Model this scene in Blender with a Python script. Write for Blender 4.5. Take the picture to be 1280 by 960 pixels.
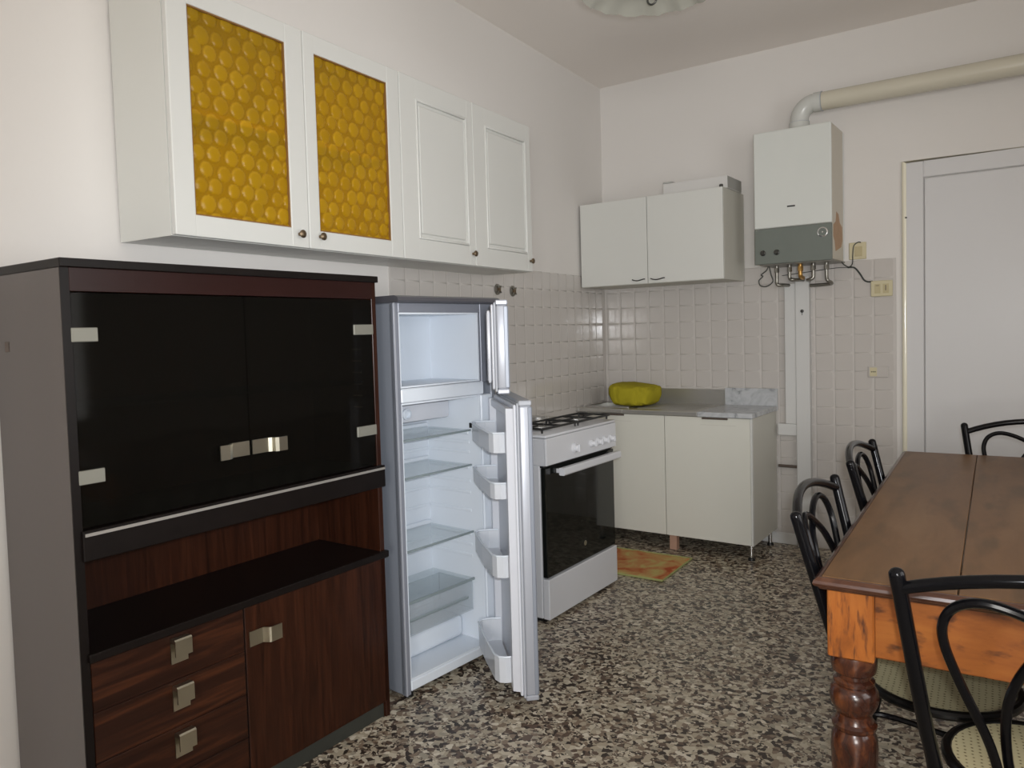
import bpy, bmesh, math, random
from mathutils import Vector, Matrix, noise

for _o in list(bpy.data.objects):
    bpy.data.objects.remove(_o, do_unlink=True)
SC = bpy.context.scene
COL = SC.collection
PI = math.pi
rnd = random.Random(7)

# ------------------------------------------------------------------ camera
CAM = Vector((2.2087, 0.0, 1.3258))
YAW, PITCH, ROLL = 0.5534, -0.0457, -0.0283
fwd = Vector((-math.sin(YAW), math.cos(YAW), 0)); rgt = Vector((math.cos(YAW), math.sin(YAW), 0)); upv = Vector((0, 0, 1))
f2 = fwd * math.cos(PITCH) + upv * math.sin(PITCH); u2 = upv * math.cos(PITCH) - fwd * math.sin(PITCH)
r3 = rgt * math.cos(ROLL) + u2 * math.sin(ROLL); u3 = u2 * math.cos(ROLL) - rgt * math.sin(ROLL)
cd = bpy.data.cameras.new('camera'); cam = bpy.data.objects.new('camera', cd); COL.objects.link(cam)
m = Matrix(((r3.x, u3.x, -f2.x, CAM.x), (r3.y, u3.y, -f2.y, CAM.y), (r3.z, u3.z, -f2.z, CAM.z), (0, 0, 0, 1)))
cam.matrix_world = m
cd.sensor_fit = 'HORIZONTAL'; cd.sensor_width = 36.0; cd.lens = 956.64 * 36.0 / 1280.0
cd.shift_x = 3.5 / 1280.0; cd.shift_y = -20.7 / 1280.0
cd.clip_start = 0.05; cd.clip_end = 60
SC.camera = cam

# ------------------------------------------------------------------ light and exposure
SC.view_settings.view_transform = 'Standard'; SC.view_settings.look = 'None'
SC.view_settings.gamma = 1.0; SC.view_settings.use_curve_mapping = False
SC.view_settings.exposure = 0.0
W = bpy.data.worlds.new('sky'); SC.world = W; W.use_nodes = True
W.node_tree.nodes['Background'].inputs[0].default_value = (0.75, 0.85, 1.0, 1)
W.node_tree.nodes['Background'].inputs[1].default_value = 1.0

ROOM_X, ROOM_Y0, ROOM_Y1, ROOM_Z = 3.7, -2.4, 4.85, 2.9644
BR = -0.0605

def area(name, loc, rot, sx, sy, power, col):
    l = bpy.data.lights.new(name, 'AREA'); l.shape = 'RECTANGLE'; l.size = sx; l.size_y = sy
    l.energy = power; l.color = col
    o = bpy.data.objects.new(name, l); COL.objects.link(o); o.location = loc; o.rotation_euler = rot
    return o
# daylight coming in through the two windows that lie behind and beside the photographer
area('window_daylight_rear', (3.13, ROOM_Y0 + 0.02, 1.32), (PI / 2, 0, 0), 0.95, 0.85, 62, (1.0, 0.965, 0.92))
area('window_daylight_side', (ROOM_X - 0.02, 1.42, 1.6), (0, PI / 2, 0), 1.5, 1.9, 29, (1.0, 0.965, 0.92))
# the camera's own flash, just above the lens
fl = bpy.data.lights.new('camera_flash', 'SPOT'); fl.energy = 158; fl.shadow_soft_size = 0.025; fl.color = (0.93, 0.965, 1.0)
fl.spot_size = math.radians(86); fl.spot_blend = 1.0
flo = bpy.data.objects.new('camera_flash', fl); COL.objects.link(flo)
flo.matrix_world = Matrix.Translation(CAM + r3 * 0.045 + u3 * 0.05 + f2 * 0.02) @ m.to_3x3().to_4x4()

# ------------------------------------------------------------------ materials
def nn(nt, t, **kw):
    n = nt.nodes.new(t)
    for k, v in kw.items(): setattr(n, k, v)
    return n
def lk(nt, a, b): nt.links.new(a, b)
def mat(name, col, rough=0.5, metal=0.0, spec=0.5, coat=0.0, var=0.0, vscale=3.0, bump=0.0, bscale=80.0, trans=0.0):
    M = bpy.data.materials.new(name); M.use_nodes = True; nt = M.node_tree; b = nt.nodes['Principled BSDF']
    b.inputs['Base Color'].default_value = (*col, 1); b.inputs['Roughness'].default_value = rough
    b.inputs['Metallic'].default_value = metal; b.inputs['Specular IOR Level'].default_value = spec
    b.inputs['Coat Weight'].default_value = coat; b.inputs['Coat Roughness'].default_value = 0.06
    b.inputs['Transmission Weight'].default_value = trans
    tc = nn(nt, 'ShaderNodeTexCoord')
    if var > 0:
        n = nn(nt, 'ShaderNodeTexNoise'); n.inputs['Scale'].default_value = vscale; n.inputs['Detail'].default_value = 4
        lk(nt, tc.outputs['Object'], n.inputs['Vector'])
        mx = nn(nt, 'ShaderNodeMix', data_type='RGBA'); mx.inputs['A'].default_value = (*[c * (1 - var) for c in col], 1)
        mx.inputs['B'].default_value = (*[min(1, c * (1 + var)) for c in col], 1)
        lk(nt, n.outputs['Fac'], mx.inputs['Factor']); lk(nt, mx.outputs['Result'], b.inputs['Base Color'])
    if bump > 0:
        n2 = nn(nt, 'ShaderNodeTexNoise'); n2.inputs['Scale'].default_value = bscale; n2.inputs['Detail'].default_value = 3
        lk(nt, tc.outputs['Object'], n2.inputs['Vector'])
        bp = nn(nt, 'ShaderNodeBump'); bp.inputs['Strength'].default_value = bump; bp.inputs['Distance'].default_value = 0.002
        lk(nt, n2.outputs['Fac'], bp.inputs['Height']); lk(nt, bp.outputs['Normal'], b.inputs['Normal'])
    return M
def ramp(nt, stops, interp='LINEAR'):
    r = nn(nt, 'ShaderNodeValToRGB'); r.color_ramp.interpolation = interp
    e = r.color_ramp.elements
    while len(e) < len(stops): e.new(0.5)
    for x, (p, c) in zip(e, stops): x.position = p; x.color = (*c, 1)
    return r
def wood(name, cols, stretch, rough=0.3, coat=0.3, scale=14.0, dist=1.5, knots=None, spec=0.5):
    M = mat(name, cols[1], rough, 0, spec, coat); nt = M.node_tree; b = nt.nodes['Principled BSDF']
    tc = nn(nt, 'ShaderNodeTexCoord'); mp = nn(nt, 'ShaderNodeMapping'); mp.inputs['Scale'].default_value = stretch
    lk(nt, tc.outputs['Object'], mp.inputs['Vector'])
    n = nn(nt, 'ShaderNodeTexNoise'); n.inputs['Scale'].default_value = scale; n.inputs['Detail'].default_value = 6
    n.inputs['Roughness'].default_value = 0.65; n.inputs['Distortion'].default_value = dist
    lk(nt, mp.outputs['Vector'], n.inputs['Vector'])
    r = ramp(nt, [(0.30, cols[0]), (0.5, cols[1]), (0.72, cols[2])]); lk(nt, n.outputs['Fac'], r.inputs['Fac'])
    out = r.outputs['Color']
    if knots:
        n2 = nn(nt, 'ShaderNodeTexNoise'); n2.inputs['Scale'].default_value = knots[1]; n2.inputs['Detail'].default_value = 5
        mp2 = nn(nt, 'ShaderNodeMapping'); mp2.inputs['Scale'].default_value = [max(0.35, s) for s in stretch]
        lk(nt, tc.outputs['Object'], mp2.inputs['Vector']); lk(nt, mp2.outputs['Vector'], n2.inputs['Vector'])
        r2 = ramp(nt, [(0.52, (0, 0, 0)), (0.68, (1, 1, 1))]); lk(nt, n2.outputs['Fac'], r2.inputs['Fac'])
        mx = nn(nt, 'ShaderNodeMix', data_type='RGBA'); mx.inputs['B'].default_value = (*knots[0], 1)
        lk(nt, r2.outputs['Color'], mx.inputs['Factor']); lk(nt, out, mx.inputs['A']); out = mx.outputs['Result']
    lk(nt, out, b.inputs['Base Color'])
    return M
def thin_glass(name, tint, refl=1.0, rough=0.02, diffuse=None, dmix=0.0):
    M = bpy.data.materials.new(name); M.use_nodes = True; nt = M.node_tree
    for n in list(nt.nodes): nt.nodes.remove(n)
    o = nn(nt, 'ShaderNodeOutputMaterial'); t = nn(nt, 'ShaderNodeBsdfTransparent'); t.inputs[0].default_value = (*tint, 1)
    g = nn(nt, 'ShaderNodeBsdfGlossy'); g.inputs['Roughness'].default_value = rough
    fr = nn(nt, 'ShaderNodeFresnel'); fr.inputs['IOR'].default_value = 1.45
    ml = nn(nt, 'ShaderNodeMath', operation='MULTIPLY'); ml.inputs[1].default_value = refl; lk(nt, fr.outputs[0], ml.inputs[0])
    gm = nn(nt, 'ShaderNodeNewGeometry'); inv = nn(nt, 'ShaderNodeMath', operation='SUBTRACT'); inv.inputs[0].default_value = 1.0; lk(nt, gm.outputs['Backfacing'], inv.inputs[1])
    m0 = nn(nt, 'ShaderNodeMath', operation='MULTIPLY'); lk(nt, ml.outputs[0], m0.inputs[0]); lk(nt, inv.outputs[0], m0.inputs[1]); ml = m0
    base = t.outputs[0]
    if diffuse:
        d = nn(nt, 'ShaderNodeBsdfDiffuse'); d.inputs[0].default_value = (*diffuse, 1)
        m1 = nn(nt, 'ShaderNodeMixShader'); m1.inputs[0].default_value = dmix
        lk(nt, base, m1.inputs[1]); lk(nt, d.outputs[0], m1.inputs[2]); base = m1.outputs[0]
    mx = nn(nt, 'ShaderNodeMixShader'); lk(nt, ml.outputs[0], mx.inputs[0]); lk(nt, base, mx.inputs[1]); lk(nt, g.outputs[0], mx.inputs[2])
    lk(nt, mx.outputs[0], o.inputs[0])
    return M

def terrazzo():
    M = mat('terrazzo', (0.2, 0.17, 0.13), 0.32, 0, 0.35); nt = M.node_tree; b = nt.nodes['Principled BSDF']
    tc = nn(nt, 'ShaderNodeTexCoord')
    nz = nn(nt, 'ShaderNodeTexNoise'); nz.inputs['Scale'].default_value = 38; nz.inputs['Detail'].default_value = 2
    lk(nt, tc.outputs['Object'], nz.inputs['Vector'])
    sc = nn(nt, 'ShaderNodeVectorMath', operation='SCALE'); sc.inputs['Scale'].default_value = 0.022; lk(nt, nz.outputs['Color'], sc.inputs[0])
    ad = nn(nt, 'ShaderNodeVectorMath', operation='ADD'); lk(nt, tc.outputs['Object'], ad.inputs[0]); lk(nt, sc.outputs[0], ad.inputs[1])
    v = nn(nt, 'ShaderNodeTexVoronoi'); v.inputs['Scale'].default_value = 60; lk(nt, ad.outputs[0], v.inputs['Vector'])
    bw = nn(nt, 'ShaderNodeSeparateColor'); lk(nt, v.outputs['Color'], bw.inputs[0])
    r = ramp(nt, [(0.0, (0.043, 0.031, 0.024)), (0.20, (0.121, 0.082, 0.060)), (0.34, (0.234, 0.177, 0.125)), (0.48, (0.412, 0.355, 0.263)),
                  (0.66, (0.525, 0.469, 0.362)), (0.84, (0.341, 0.305, 0.234)), (0.94, (0.653, 0.596, 0.483))], 'CONSTANT')
    lk(nt, bw.outputs[0], r.inputs['Fac'])
    v2 = nn(nt, 'ShaderNodeTexVoronoi'); v2.inputs['Scale'].default_value = 130; lk(nt, ad.outputs[0], v2.inputs['Vector'])
    bw2 = nn(nt, 'ShaderNodeSeparateColor'); lk(nt, v2.outputs['Color'], bw2.inputs[0])
    r2 = ramp(nt, [(0.0, (0.043, 0.031, 0.024)), (0.28, (0.185, 0.142, 0.106)), (0.55, (0.398, 0.341, 0.256)), (0.8, (0.568, 0.511, 0.398))], 'CONSTANT')
    lk(nt, bw2.outputs[0], r2.inputs['Fac'])
    pk = nn(nt, 'ShaderNodeMath', operation='LESS_THAN'); pk.inputs[1].default_value = 0.30; lk(nt, bw.outputs[1], pk.inputs[0])
    mx = nn(nt, 'ShaderNodeMix', data_type='RGBA'); lk(nt, pk.outputs[0], mx.inputs['Factor'])
    lk(nt, r.outputs['Color'], mx.inputs['A']); lk(nt, r2.outputs['Color'], mx.inputs['B'])
    lk(nt, mx.outputs['Result'], b.inputs['Base Color'])
    return M
def cane():
    M = mat('cane', (0.33, 0.29, 0.15), 0.55, 0, 0.3); nt = M.node_tree; b = nt.nodes['Principled BSDF']
    tc = nn(nt, 'ShaderNodeTexCoord'); mp = nn(nt, 'ShaderNodeMapping'); mp.inputs['Scale'].default_value = (75, 75, 0.01)
    lk(nt, tc.outputs['Object'], mp.inputs['Vector'])
    v = nn(nt, 'ShaderNodeTexVoronoi'); v.inputs['Scale'].default_value = 1.0; v.inputs['Randomness'].default_value = 0.12
    lk(nt, mp.outputs['Vector'], v.inputs['Vector'])
    r = ramp(nt, [(0.0, (0.10, 0.08, 0.035)), (0.13, (0.16, 0.13, 0.06)), (0.22, (0.58, 0.53, 0.33)), (1.0, (0.62, 0.57, 0.36))]); lk(nt, v.outputs['Distance'], r.inputs['Fac'])
    lk(nt, r.outputs['Color'], b.inputs['Base Color'])
    return M
def rug():
    M = mat('rug_pile', (0.5, 0.3, 0.1), 0.95, 0, 0.1); nt = M.node_tree; b = nt.nodes['Principled BSDF']
    tc = nn(nt, 'ShaderNodeTexCoord')
    n = nn(nt, 'ShaderNodeTexNoise'); n.inputs['Scale'].default_value = 7; n.inputs['Detail'].default_value = 3; n.inputs['Distortion'].default_value = 1.2
    lk(nt, tc.outputs['Object'], n.inputs['Vector'])
    r = ramp(nt, [(0.36, (0.50, 0.40, 0.15)), (0.46, (0.52, 0.30, 0.12)), (0.55, (0.50, 0.22, 0.09)), (0.66, (0.42, 0.10, 0.04))]); lk(nt, n.outputs['Fac'], r.inputs['Fac'])
    lk(nt, r.outputs['Color'], b.inputs['Base Color'])
    return M
def marble():
    M = mat('marble', (0.6, 0.6, 0.6), 0.25, 0, 0.5); nt = M.node_tree; b = nt.nodes['Principled BSDF']
    tc = nn(nt, 'ShaderNodeTexCoord')
    n = nn(nt, 'ShaderNodeTexNoise'); n.inputs['Scale'].default_value = 9; n.inputs['Detail'].default_value = 8; n.inputs['Distortion'].default_value = 2.5
    lk(nt, tc.outputs['Object'], n.inputs['Vector'])
    r = ramp(nt, [(0.30, (0.24, 0.25, 0.26)), (0.42, (0.44, 0.455, 0.47)), (0.6, (0.53, 0.545, 0.56))]); lk(nt, n.outputs['Fac'], r.inputs['Fac'])
    lk(nt, r.outputs['Color'], b.inputs['Base Color'])
    return M

M = {}
M['plaster'] = mat('plaster', (0.74, 0.715, 0.685), 0.85, 0, 0.2, var=0.02, vscale=1.2, bump=0.15, bscale=60)
M['ceiling'] = mat('ceiling_paint', (0.86, 0.81, 0.765), 0.9, 0, 0.2, var=0.02, vscale=1.0)
M['grout'] = mat('grout', (0.58, 0.55, 0.52), 0.5, 0, 0.2, var=0.04, vscale=30)
M['tile'] = mat('glazed_tile', (0.55, 0.52, 0.49), 0.11, 0, 0.5, var=0.02, vscale=9)
M['terrazzo'] = terrazzo()
M['white_gloss'] = mat('white_gloss', (0.66, 0.665, 0.635), 0.28, 0, 0.45, var=0.015, vscale=3)
M['door_white'] = mat('door_white', (0.67, 0.665, 0.665), 0.33, 0, 0.4, var=0.02, vscale=2)
M['cab_white'] = mat('cab_white', (0.67, 0.675, 0.64), 0.35, 0, 0.4, var=0.015, vscale=4)
M['cab_cream'] = mat('cab_cream', (0.70, 0.695, 0.625), 0.35, 0, 0.4, var=0.02, vscale=4)
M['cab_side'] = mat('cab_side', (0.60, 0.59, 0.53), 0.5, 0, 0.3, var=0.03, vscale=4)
M['plinth_dark'] = mat('plinth_dark', (0.035, 0.036, 0.03), 0.6, 0, 0.3, var=0.2, vscale=12)
M['rosewood'] = wood('rosewood', [(0.013, 0.0042, 0.0022), (0.028, 0.0085, 0.004), (0.047, 0.0145, 0.0065)], (9, 9, 0.5), 0.30, 0.0, 6.0, 0.8, spec=0.25)
M['rosewood_h'] = wood('rosewood_drawer', [(0.014, 0.005, 0.003), (0.026, 0.009, 0.005), (0.070, 0.022, 0.009)], (7, 0.5, 9), 0.30, 0.0, 3.0, 1.0, spec=0.25)
M['rosewood_red'] = mat('rosewood_red', (0.020, 0.006, 0.005), 0.3, 0, 0.25, var=0.2, vscale=10)
M['rosewood_sheen'] = wood('rosewood_sheen', [(0.052, 0.038, 0.035), (0.060, 0.045, 0.041), (0.070, 0.052, 0.047)], (9, 9, 0.4), 0.2, 0.3, 3.0, 0.6)  # greyer rosewood: the side panel's reflected sheen is put into its colour
M['black_wood'] = mat('black_wood', (0.006, 0.004, 0.0035), 0.38, 0, 0.22, var=0.3, vscale=20)
M['smoked'] = thin_glass('smoked_glass', (0.46, 0.43, 0.36), 0.25, 0.06, (0.022, 0.021, 0.018), 0.16)
M['satin_nickel'] = mat('satin_nickel', (0.56, 0.53, 0.43), 0.30, 1.0, 0.5, var=0.04, vscale=20)
M['clip'] = mat('clip_metal', (0.24, 0.235, 0.20), 0.5, 0.3, 0.4)
M['alu'] = mat('aluminium', (0.45, 0.43, 0.40), 0.35, 0.6, 0.5)
M['amber'] = thin_glass('amber_roundel_glass', (0.92, 0.60, 0.05), 0.8, 0.2, (0.60, 0.36, 0.010), 0.42)
def _amber():
    # refraction painted into the colour: pressed roundels paler, the web between them darker
    nt = M['amber'].node_tree; at = nn(nt, 'ShaderNodeAttribute'); at.attribute_name = 'dome'
    d = next(n for n in nt.nodes if n.type == 'BSDF_DIFFUSE'); t = next(n for n in nt.nodes if n.type == 'BSDF_TRANSPARENT')
    for node, lo, hi in ((d, (0.44, 0.255, 0.007), (0.68, 0.425, 0.016)), (t, (0.78, 0.46, 0.03), (0.94, 0.64, 0.06))):
        r = ramp(nt, [(0.0, lo), (0.55, tuple((a + b) / 2 for a, b in zip(lo, hi))), (1.0, hi)]); lk(nt, at.outputs['Fac'], r.inputs['Fac']); lk(nt, r.outputs['Color'], node.inputs[0])
_amber()
M['amber_frame'] = mat('pane_bead', (0.22, 0.11, 0.03), 0.5)
M['brass_old'] = mat('old_brass', (0.20, 0.15, 0.10), 0.35, 0.9, 0.5, var=0.3, vscale=40)
M['fridge_silver'] = mat('fridge_silver', (0.27, 0.295, 0.345), 0.42, 0.15, 0.5, var=0.02, vscale=3)
M['fridge_flange'] = mat('fridge_flange', (0.24, 0.255, 0.30), 0.4, 0.2, 0.5)
M['fridge_edge'] = mat('fridge_edge', (0.42, 0.44, 0.49), 0.38, 0.2, 0.5)
M['fridge_cap'] = mat('fridge_cap', (0.10, 0.10, 0.115), 0.3, 0.2, 0.5)
M['fridge_white'] = mat('fridge_liner', (0.71, 0.765, 0.835), 0.32, 0, 0.45)
M['fridge_door_in'] = mat('fridge_door_inner', (0.66, 0.68, 0.735), 0.35, 0, 0.45)
M['gasket'] = mat('gasket', (0.42, 0.44, 0.48), 0.6)
M['clear'] = thin_glass('clear_glass', (0.97, 0.985, 0.985), 0.6, 0.05, (0.75, 0.80, 0.82), 0.07)
M['clear_edge'] = mat('glass_edge', (0.24, 0.29, 0.30), 0.25, 0, 0.5)
M['clear_plastic'] = thin_glass('clear_plastic', (0.95, 0.97, 0.98), 0.8, 0.08, (0.75, 0.79, 0.83), 0.22)
M['bin_plastic'] = thin_glass('bin_plastic', (0.9, 0.92, 0.95), 0.8, 0.10, (0.74, 0.77, 0.82), 0.86)
M['black'] = mat('black_plastic', (0.012, 0.012, 0.012), 0.35)
M['enamel'] = mat('white_enamel', (0.64, 0.65, 0.68), 0.22, 0, 0.5)
M['enamel_top'] = mat('hob_steel', (0.50, 0.48, 0.44), 0.16, 0.6, 0.5)
M['oven_glass'] = mat('oven_glass', (0.006, 0.007, 0.006), 0.05, 0, 0.6)
M['iron'] = mat('cast_iron', (0.012, 0.012, 0.012), 0.5)
M['burner'] = mat('burner_alu', (0.55, 0.55, 0.54), 0.35, 0.8)
M['steel'] = mat('stainless', (0.56, 0.55, 0.52), 0.3, 0.75, 0.5, var=0.06, vscale=14)
M['marble'] = marble()
M['chrome'] = mat('chrome', (0.7, 0.7, 0.7), 0.12, 1.0)
M['pink_wood'] = mat('pink_wood', (0.45, 0.27, 0.19), 0.7, var=0.1, vscale=20)
M['yellow'] = mat('yellow_cloth', (0.36, 0.31, 0.022), 0.9, 0, 0.1, var=0.12, vscale=14, bump=0.6, bscale=120)
M['carton'] = mat('white_carton', (0.64, 0.63, 0.61), 0.8)
M['carton_shaded'] = mat('carton_shade_grey', (0.40, 0.40, 0.38), 0.8)  # darker copy of the white carton, shade put into the colour
M['boiler_white'] = mat('boiler_white', (0.68, 0.70, 0.665), 0.35, 0, 0.4)
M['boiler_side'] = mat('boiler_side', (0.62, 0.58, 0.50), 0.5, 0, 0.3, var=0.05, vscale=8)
M['boiler_grey'] = mat('boiler_grey', (0.165, 0.185, 0.165), 0.4, 0, 0.4, var=0.05, vscale=6)
M['stain'] = mat('rust_stain', (0.46, 0.30, 0.19), 0.8, var=0.15, vscale=25)
M['pipe_metal'] = mat('pipe_metal', (0.28, 0.27, 0.24), 0.35, 0.85, var=0.1, vscale=40)
M['brass'] = mat('brass', (0.55, 0.32, 0.10), 0.35, 0.8)
M['flue_grey'] = mat('flue_grey', (0.60, 0.61, 0.58), 0.22, 0, 0.5)
M['flue_cream'] = mat('flue_cream', (0.62, 0.585, 0.48), 0.25, 0, 0.5, var=0.03, vscale=5)
M['cover_white'] = mat('cover_white', (0.63, 0.63, 0.615), 0.5, 0, 0.3)
M['plate_yellow'] = mat('aged_plate', (0.60, 0.54, 0.35), 0.4)
M['plate_dark'] = mat('aged_plate_button', (0.50, 0.43, 0.25), 0.4)
M['brown_pipe'] = mat('brown_pipe', (0.10, 0.075, 0.06), 0.5)
M['cable'] = mat('black_cable', (0.04, 0.045, 0.04), 0.5)
M['rug'] = rug()
M['rug_edge'] = mat('rug_edge', (0.33, 0.34, 0.13), 0.95)
M['table_top'] = wood('table_top', [(0.115, 0.056, 0.022), (0.150, 0.076, 0.031), (0.185, 0.10, 0.044)], (3, 0.8, 3), 0.42, 0.0, 3.0, 0.8, ((0.105, 0.055, 0.022), 5.0), spec=0.25)
M['table_edge'] = wood('table_edge', [(0.038, 0.013, 0.008), (0.068, 0.026, 0.014), (0.105, 0.045, 0.024)], (3, 3, 8), 0.28, 0.12, 4.0, 0.8)
M['pine'] = wood('old_pine', [(0.19, 0.052, 0.008), (0.33, 0.098, 0.015), (0.42, 0.145, 0.024)], (1.1, 2.2, 2.6), 0.4, 0.05, 3.0, 1.2, ((0.085, 0.026, 0.008), 16.0))
M['pine_leg'] = wood('old_pine_leg', [(0.20, 0.056, 0.009), (0.34, 0.10, 0.016), (0.43, 0.145, 0.025)], (5, 5, 1.0), 0.35, 0.1, 4.0, 1.2, ((0.075, 0.023, 0.01), 17.0))
M['turned'] = wood('turned_wood', [(0.018, 0.006, 0.004), (0.050, 0.015, 0.008), (0.17, 0.052, 0.015)], (4, 4, 2.5), 0.24, 0.2, 5.0, 1.2)
M['chair_black'] = mat('chair_black', (0.004, 0.004, 0.005), 0.16, 0, 0.2)
M['cane'] = cane()
M['seat_rim'] = mat('seat_rim', (0.006, 0.006, 0.006), 0.25, 0, 0.3)
M['lamp_glass'] = mat('lamp_glass', (0.40, 0.395, 0.345), 0.3, 0, 0.5)
M['lamp_white'] = mat('lamp_white', (0.72, 0.76, 0.72), 0.3, 0, 0.5)
M['dark_metal'] = mat('dark_metal', (0.08, 0.08, 0.075), 0.35, 0.8)
M['bead'] = mat('bead_highlight', (0.86, 0.82, 0.66), 0.12, 0, 0.7, coat=0.5)  # pale cream base stands in for the bright highlight along the casing edge
M['wall_glass'] = thin_glass('window_glass', (0.96, 0.97, 0.97), 1.0, 0.01)

# ------------------------------------------------------------------ geometry helpers
class G:
    def __init__(s): s.b = bmesh.new()
    def box(s, x0, x1, y0, y1, z0, z1, bev=0.0, seg=1, rot=None):
        r = bmesh.ops.create_cube(s.b, size=1.0); vs = r['verts']
        for v in vs: v.co = Vector(((x0 + x1) / 2 + v.co.x * (x1 - x0), (y0 + y1) / 2 + v.co.y * (y1 - y0), (z0 + z1) / 2 + v.co.z * (z1 - z0)))
        if bev > 0:
            es = list({e for v in vs for e in v.link_edges})
            r2 = bmesh.ops.bevel(s.b, geom=es, offset=bev, segments=seg, profile=0.5, affect='EDGES')
            vs = list({v for f in r2['faces'] for v in f.verts} | {v for v in vs if v.is_valid})
        if rot: bmesh.ops.transform(s.b, matrix=rot, verts=vs)
        return s
    def ring(s, pts): return [s.b.verts.new(p) for p in pts]
    def skin(s, rings, closed_u=True, cap=True, closed_v=False):
        n = len(rings[0]); R = rings + ([rings[0]] if closed_v else [])
        for a, b in zip(R[:-1], R[1:]):
            for i in range(n if closed_u else n - 1):
                j = (i + 1) % n
                try: s.b.faces.new((a[i], a[j], b[j], b[i]))
                except ValueError: pass
        if cap and not closed_v and closed_u:
            for r, rv in ((rings[0], True), (rings[-1], False)):
                try: s.b.faces.new(list(reversed(r)) if rv else r)
                except ValueError: pass
        return s
    def tube(s, path, r, seg=10, closed=False, caps=True):
        P = [Vector(p) for p in path]; n = len(P); rings = []
        rr = r if isinstance(r, (list, tuple)) else [r] * n
        t0 = (P[1] - P[0]).normalized(); ref = Vector((0, 0, 1)) if abs(t0.z) < 0.9 else Vector((1, 0, 0))
        nrm = (ref - t0 * ref.dot(t0)).normalized()
        for i in range(n):
            if closed: t = (P[(i + 1) % n] - P[i - 1]).normalized()
            else: t = (P[min(i + 1, n - 1)] - P[max(i - 1, 0)]).normalized()
            nrm = (nrm - t * nrm.dot(t)).normalized(); bn = t.cross(nrm)
            rings.append(s.ring([P[i] + (nrm * math.cos(2 * PI * k / seg) + bn * math.sin(2 * PI * k / seg)) * rr[i] for k in range(seg)]))
        return s.skin(rings, True, caps, closed)
    def cyl(s, p0, p1, r, seg=16, r1=None):
        return s.tube([p0, p1], [r, r if r1 is None else r1], seg)
    def lathe(s, prof, c=(0, 0, 0), axis='z', seg=24, cap=True):
        rings = []
        for r, h in prof:
            ps = []
            for k in range(seg):
                a = 2 * PI * k / seg; u, v = r * math.cos(a), r * math.sin(a)
                p = {'z': (u, v, h), 'x': (h, u, v), 'y': (v, h, u)}[axis]
                ps.append((c[0] + p[0], c[1] + p[1], c[2] + p[2]))
            rings.append(s.ring(ps))
        return s.skin(rings, True, cap)
    def prism(s, poly, axis, a, b):
        def P(u, v, w): return {'x': (w, u, v), 'y': (u, w, v), 'z': (u, v, w)}[axis]
        r0 = s.ring([P(u, v, a) for u, v in poly]); r1 = s.ring([P(u, v, b) for u, v in poly])
        return s.skin([r0, r1])
    def grid(s, f, nu, nv):
        R = [s.ring([f(i / nu, j / nv) for i in range(nu + 1)]) for j in range(nv + 1)]
        return s.skin(R, False, False)
def obj(name, g, m, parent=None, smooth=False, sharp=0.6):
    b = g.b
    bmesh.ops.recalc_face_normals(b, faces=b.faces)
    me = bpy.data.meshes.new(name); b.to_mesh(me); b.free()
    me.materials.append(M[m])
    if smooth:
        me.polygons.foreach_set('use_smooth', [True] * len(me.polygons))
        me.set_sharp_from_angle(angle=sharp)
    o = bpy.data.objects.new(name, me); COL.objects.link(o)
    if parent: o.parent = parent
    return o
def tag(o, label, cat, group=None):
    o['label'] = label; o['category'] = cat
    if group: o['group'] = group
    return o
def thing(name, label, cat, loc=(0, 0, 0), rz=0.0, group=None):
    o = bpy.data.objects.new(name, None); COL.objects.link(o); o.empty_display_size = 0.1
    o.location = loc; o.rotation_euler = (0, 0, rz)
    return tag(o, label, cat, group)
def struct(o):
    o['kind'] = 'structure'; return o
def box(name, m, parent, *d, bev=0.0, seg=1, smooth=False):
    return obj(name, G().box(*d, bev=bev, seg=seg), m, parent, smooth)
def kids(o): return [c for c in bpy.data.objects if c.parent == o]
def copy_tree(o, parent=None):
    c = o.copy(); COL.objects.link(c)
    if parent: c.parent = parent
    for k in kids(o): copy_tree(k, c)
    return c
def smooth_path(pts, n=6, closed=False):
    P = [Vector(p) for p in pts]; out = []; L = len(P)
    for i in range(L if closed else L - 1):
        p1, p2 = P[i], P[(i + 1) % L]
        p0 = P[i - 1] if (closed or i > 0) else p1; p3 = P[(i + 2) % L] if (closed or i + 2 < L) else p2
        for k in range(n):
            t = k / n
            out.append(0.5 * (2 * p1 + (p2 - p0) * t + (2 * p0 - 5 * p1 + 4 * p2 - p3) * t * t + (3 * p1 - p0 - 3 * p2 + p3) * t ** 3))
    if not closed: out.append(P[-1])
    return out

# ------------------------------------------------------------------ the room
struct(box('floor', 'terrazzo', None, -0.15, 4.0, -2.7, 5.15, -0.12, 0.0))
struct(box('ceiling', 'ceiling', None, -0.15, 4.0, -2.7, 5.15, ROOM_Z, ROOM_Z + 0.12))
wl = struct(box('wall_left', 'plaster', None, -0.14, 0.0, -2.54, 5.0, 0.0, ROOM_Z))
wb = box('wall_back', 'plaster', None, -0.06, 3.9, 0.0, 0.14, 0.0, ROOM_Z); struct(wb)
wb.location = (0, ROOM_Y1, 0); wb.rotation_euler = (0, 0, BR)
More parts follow.
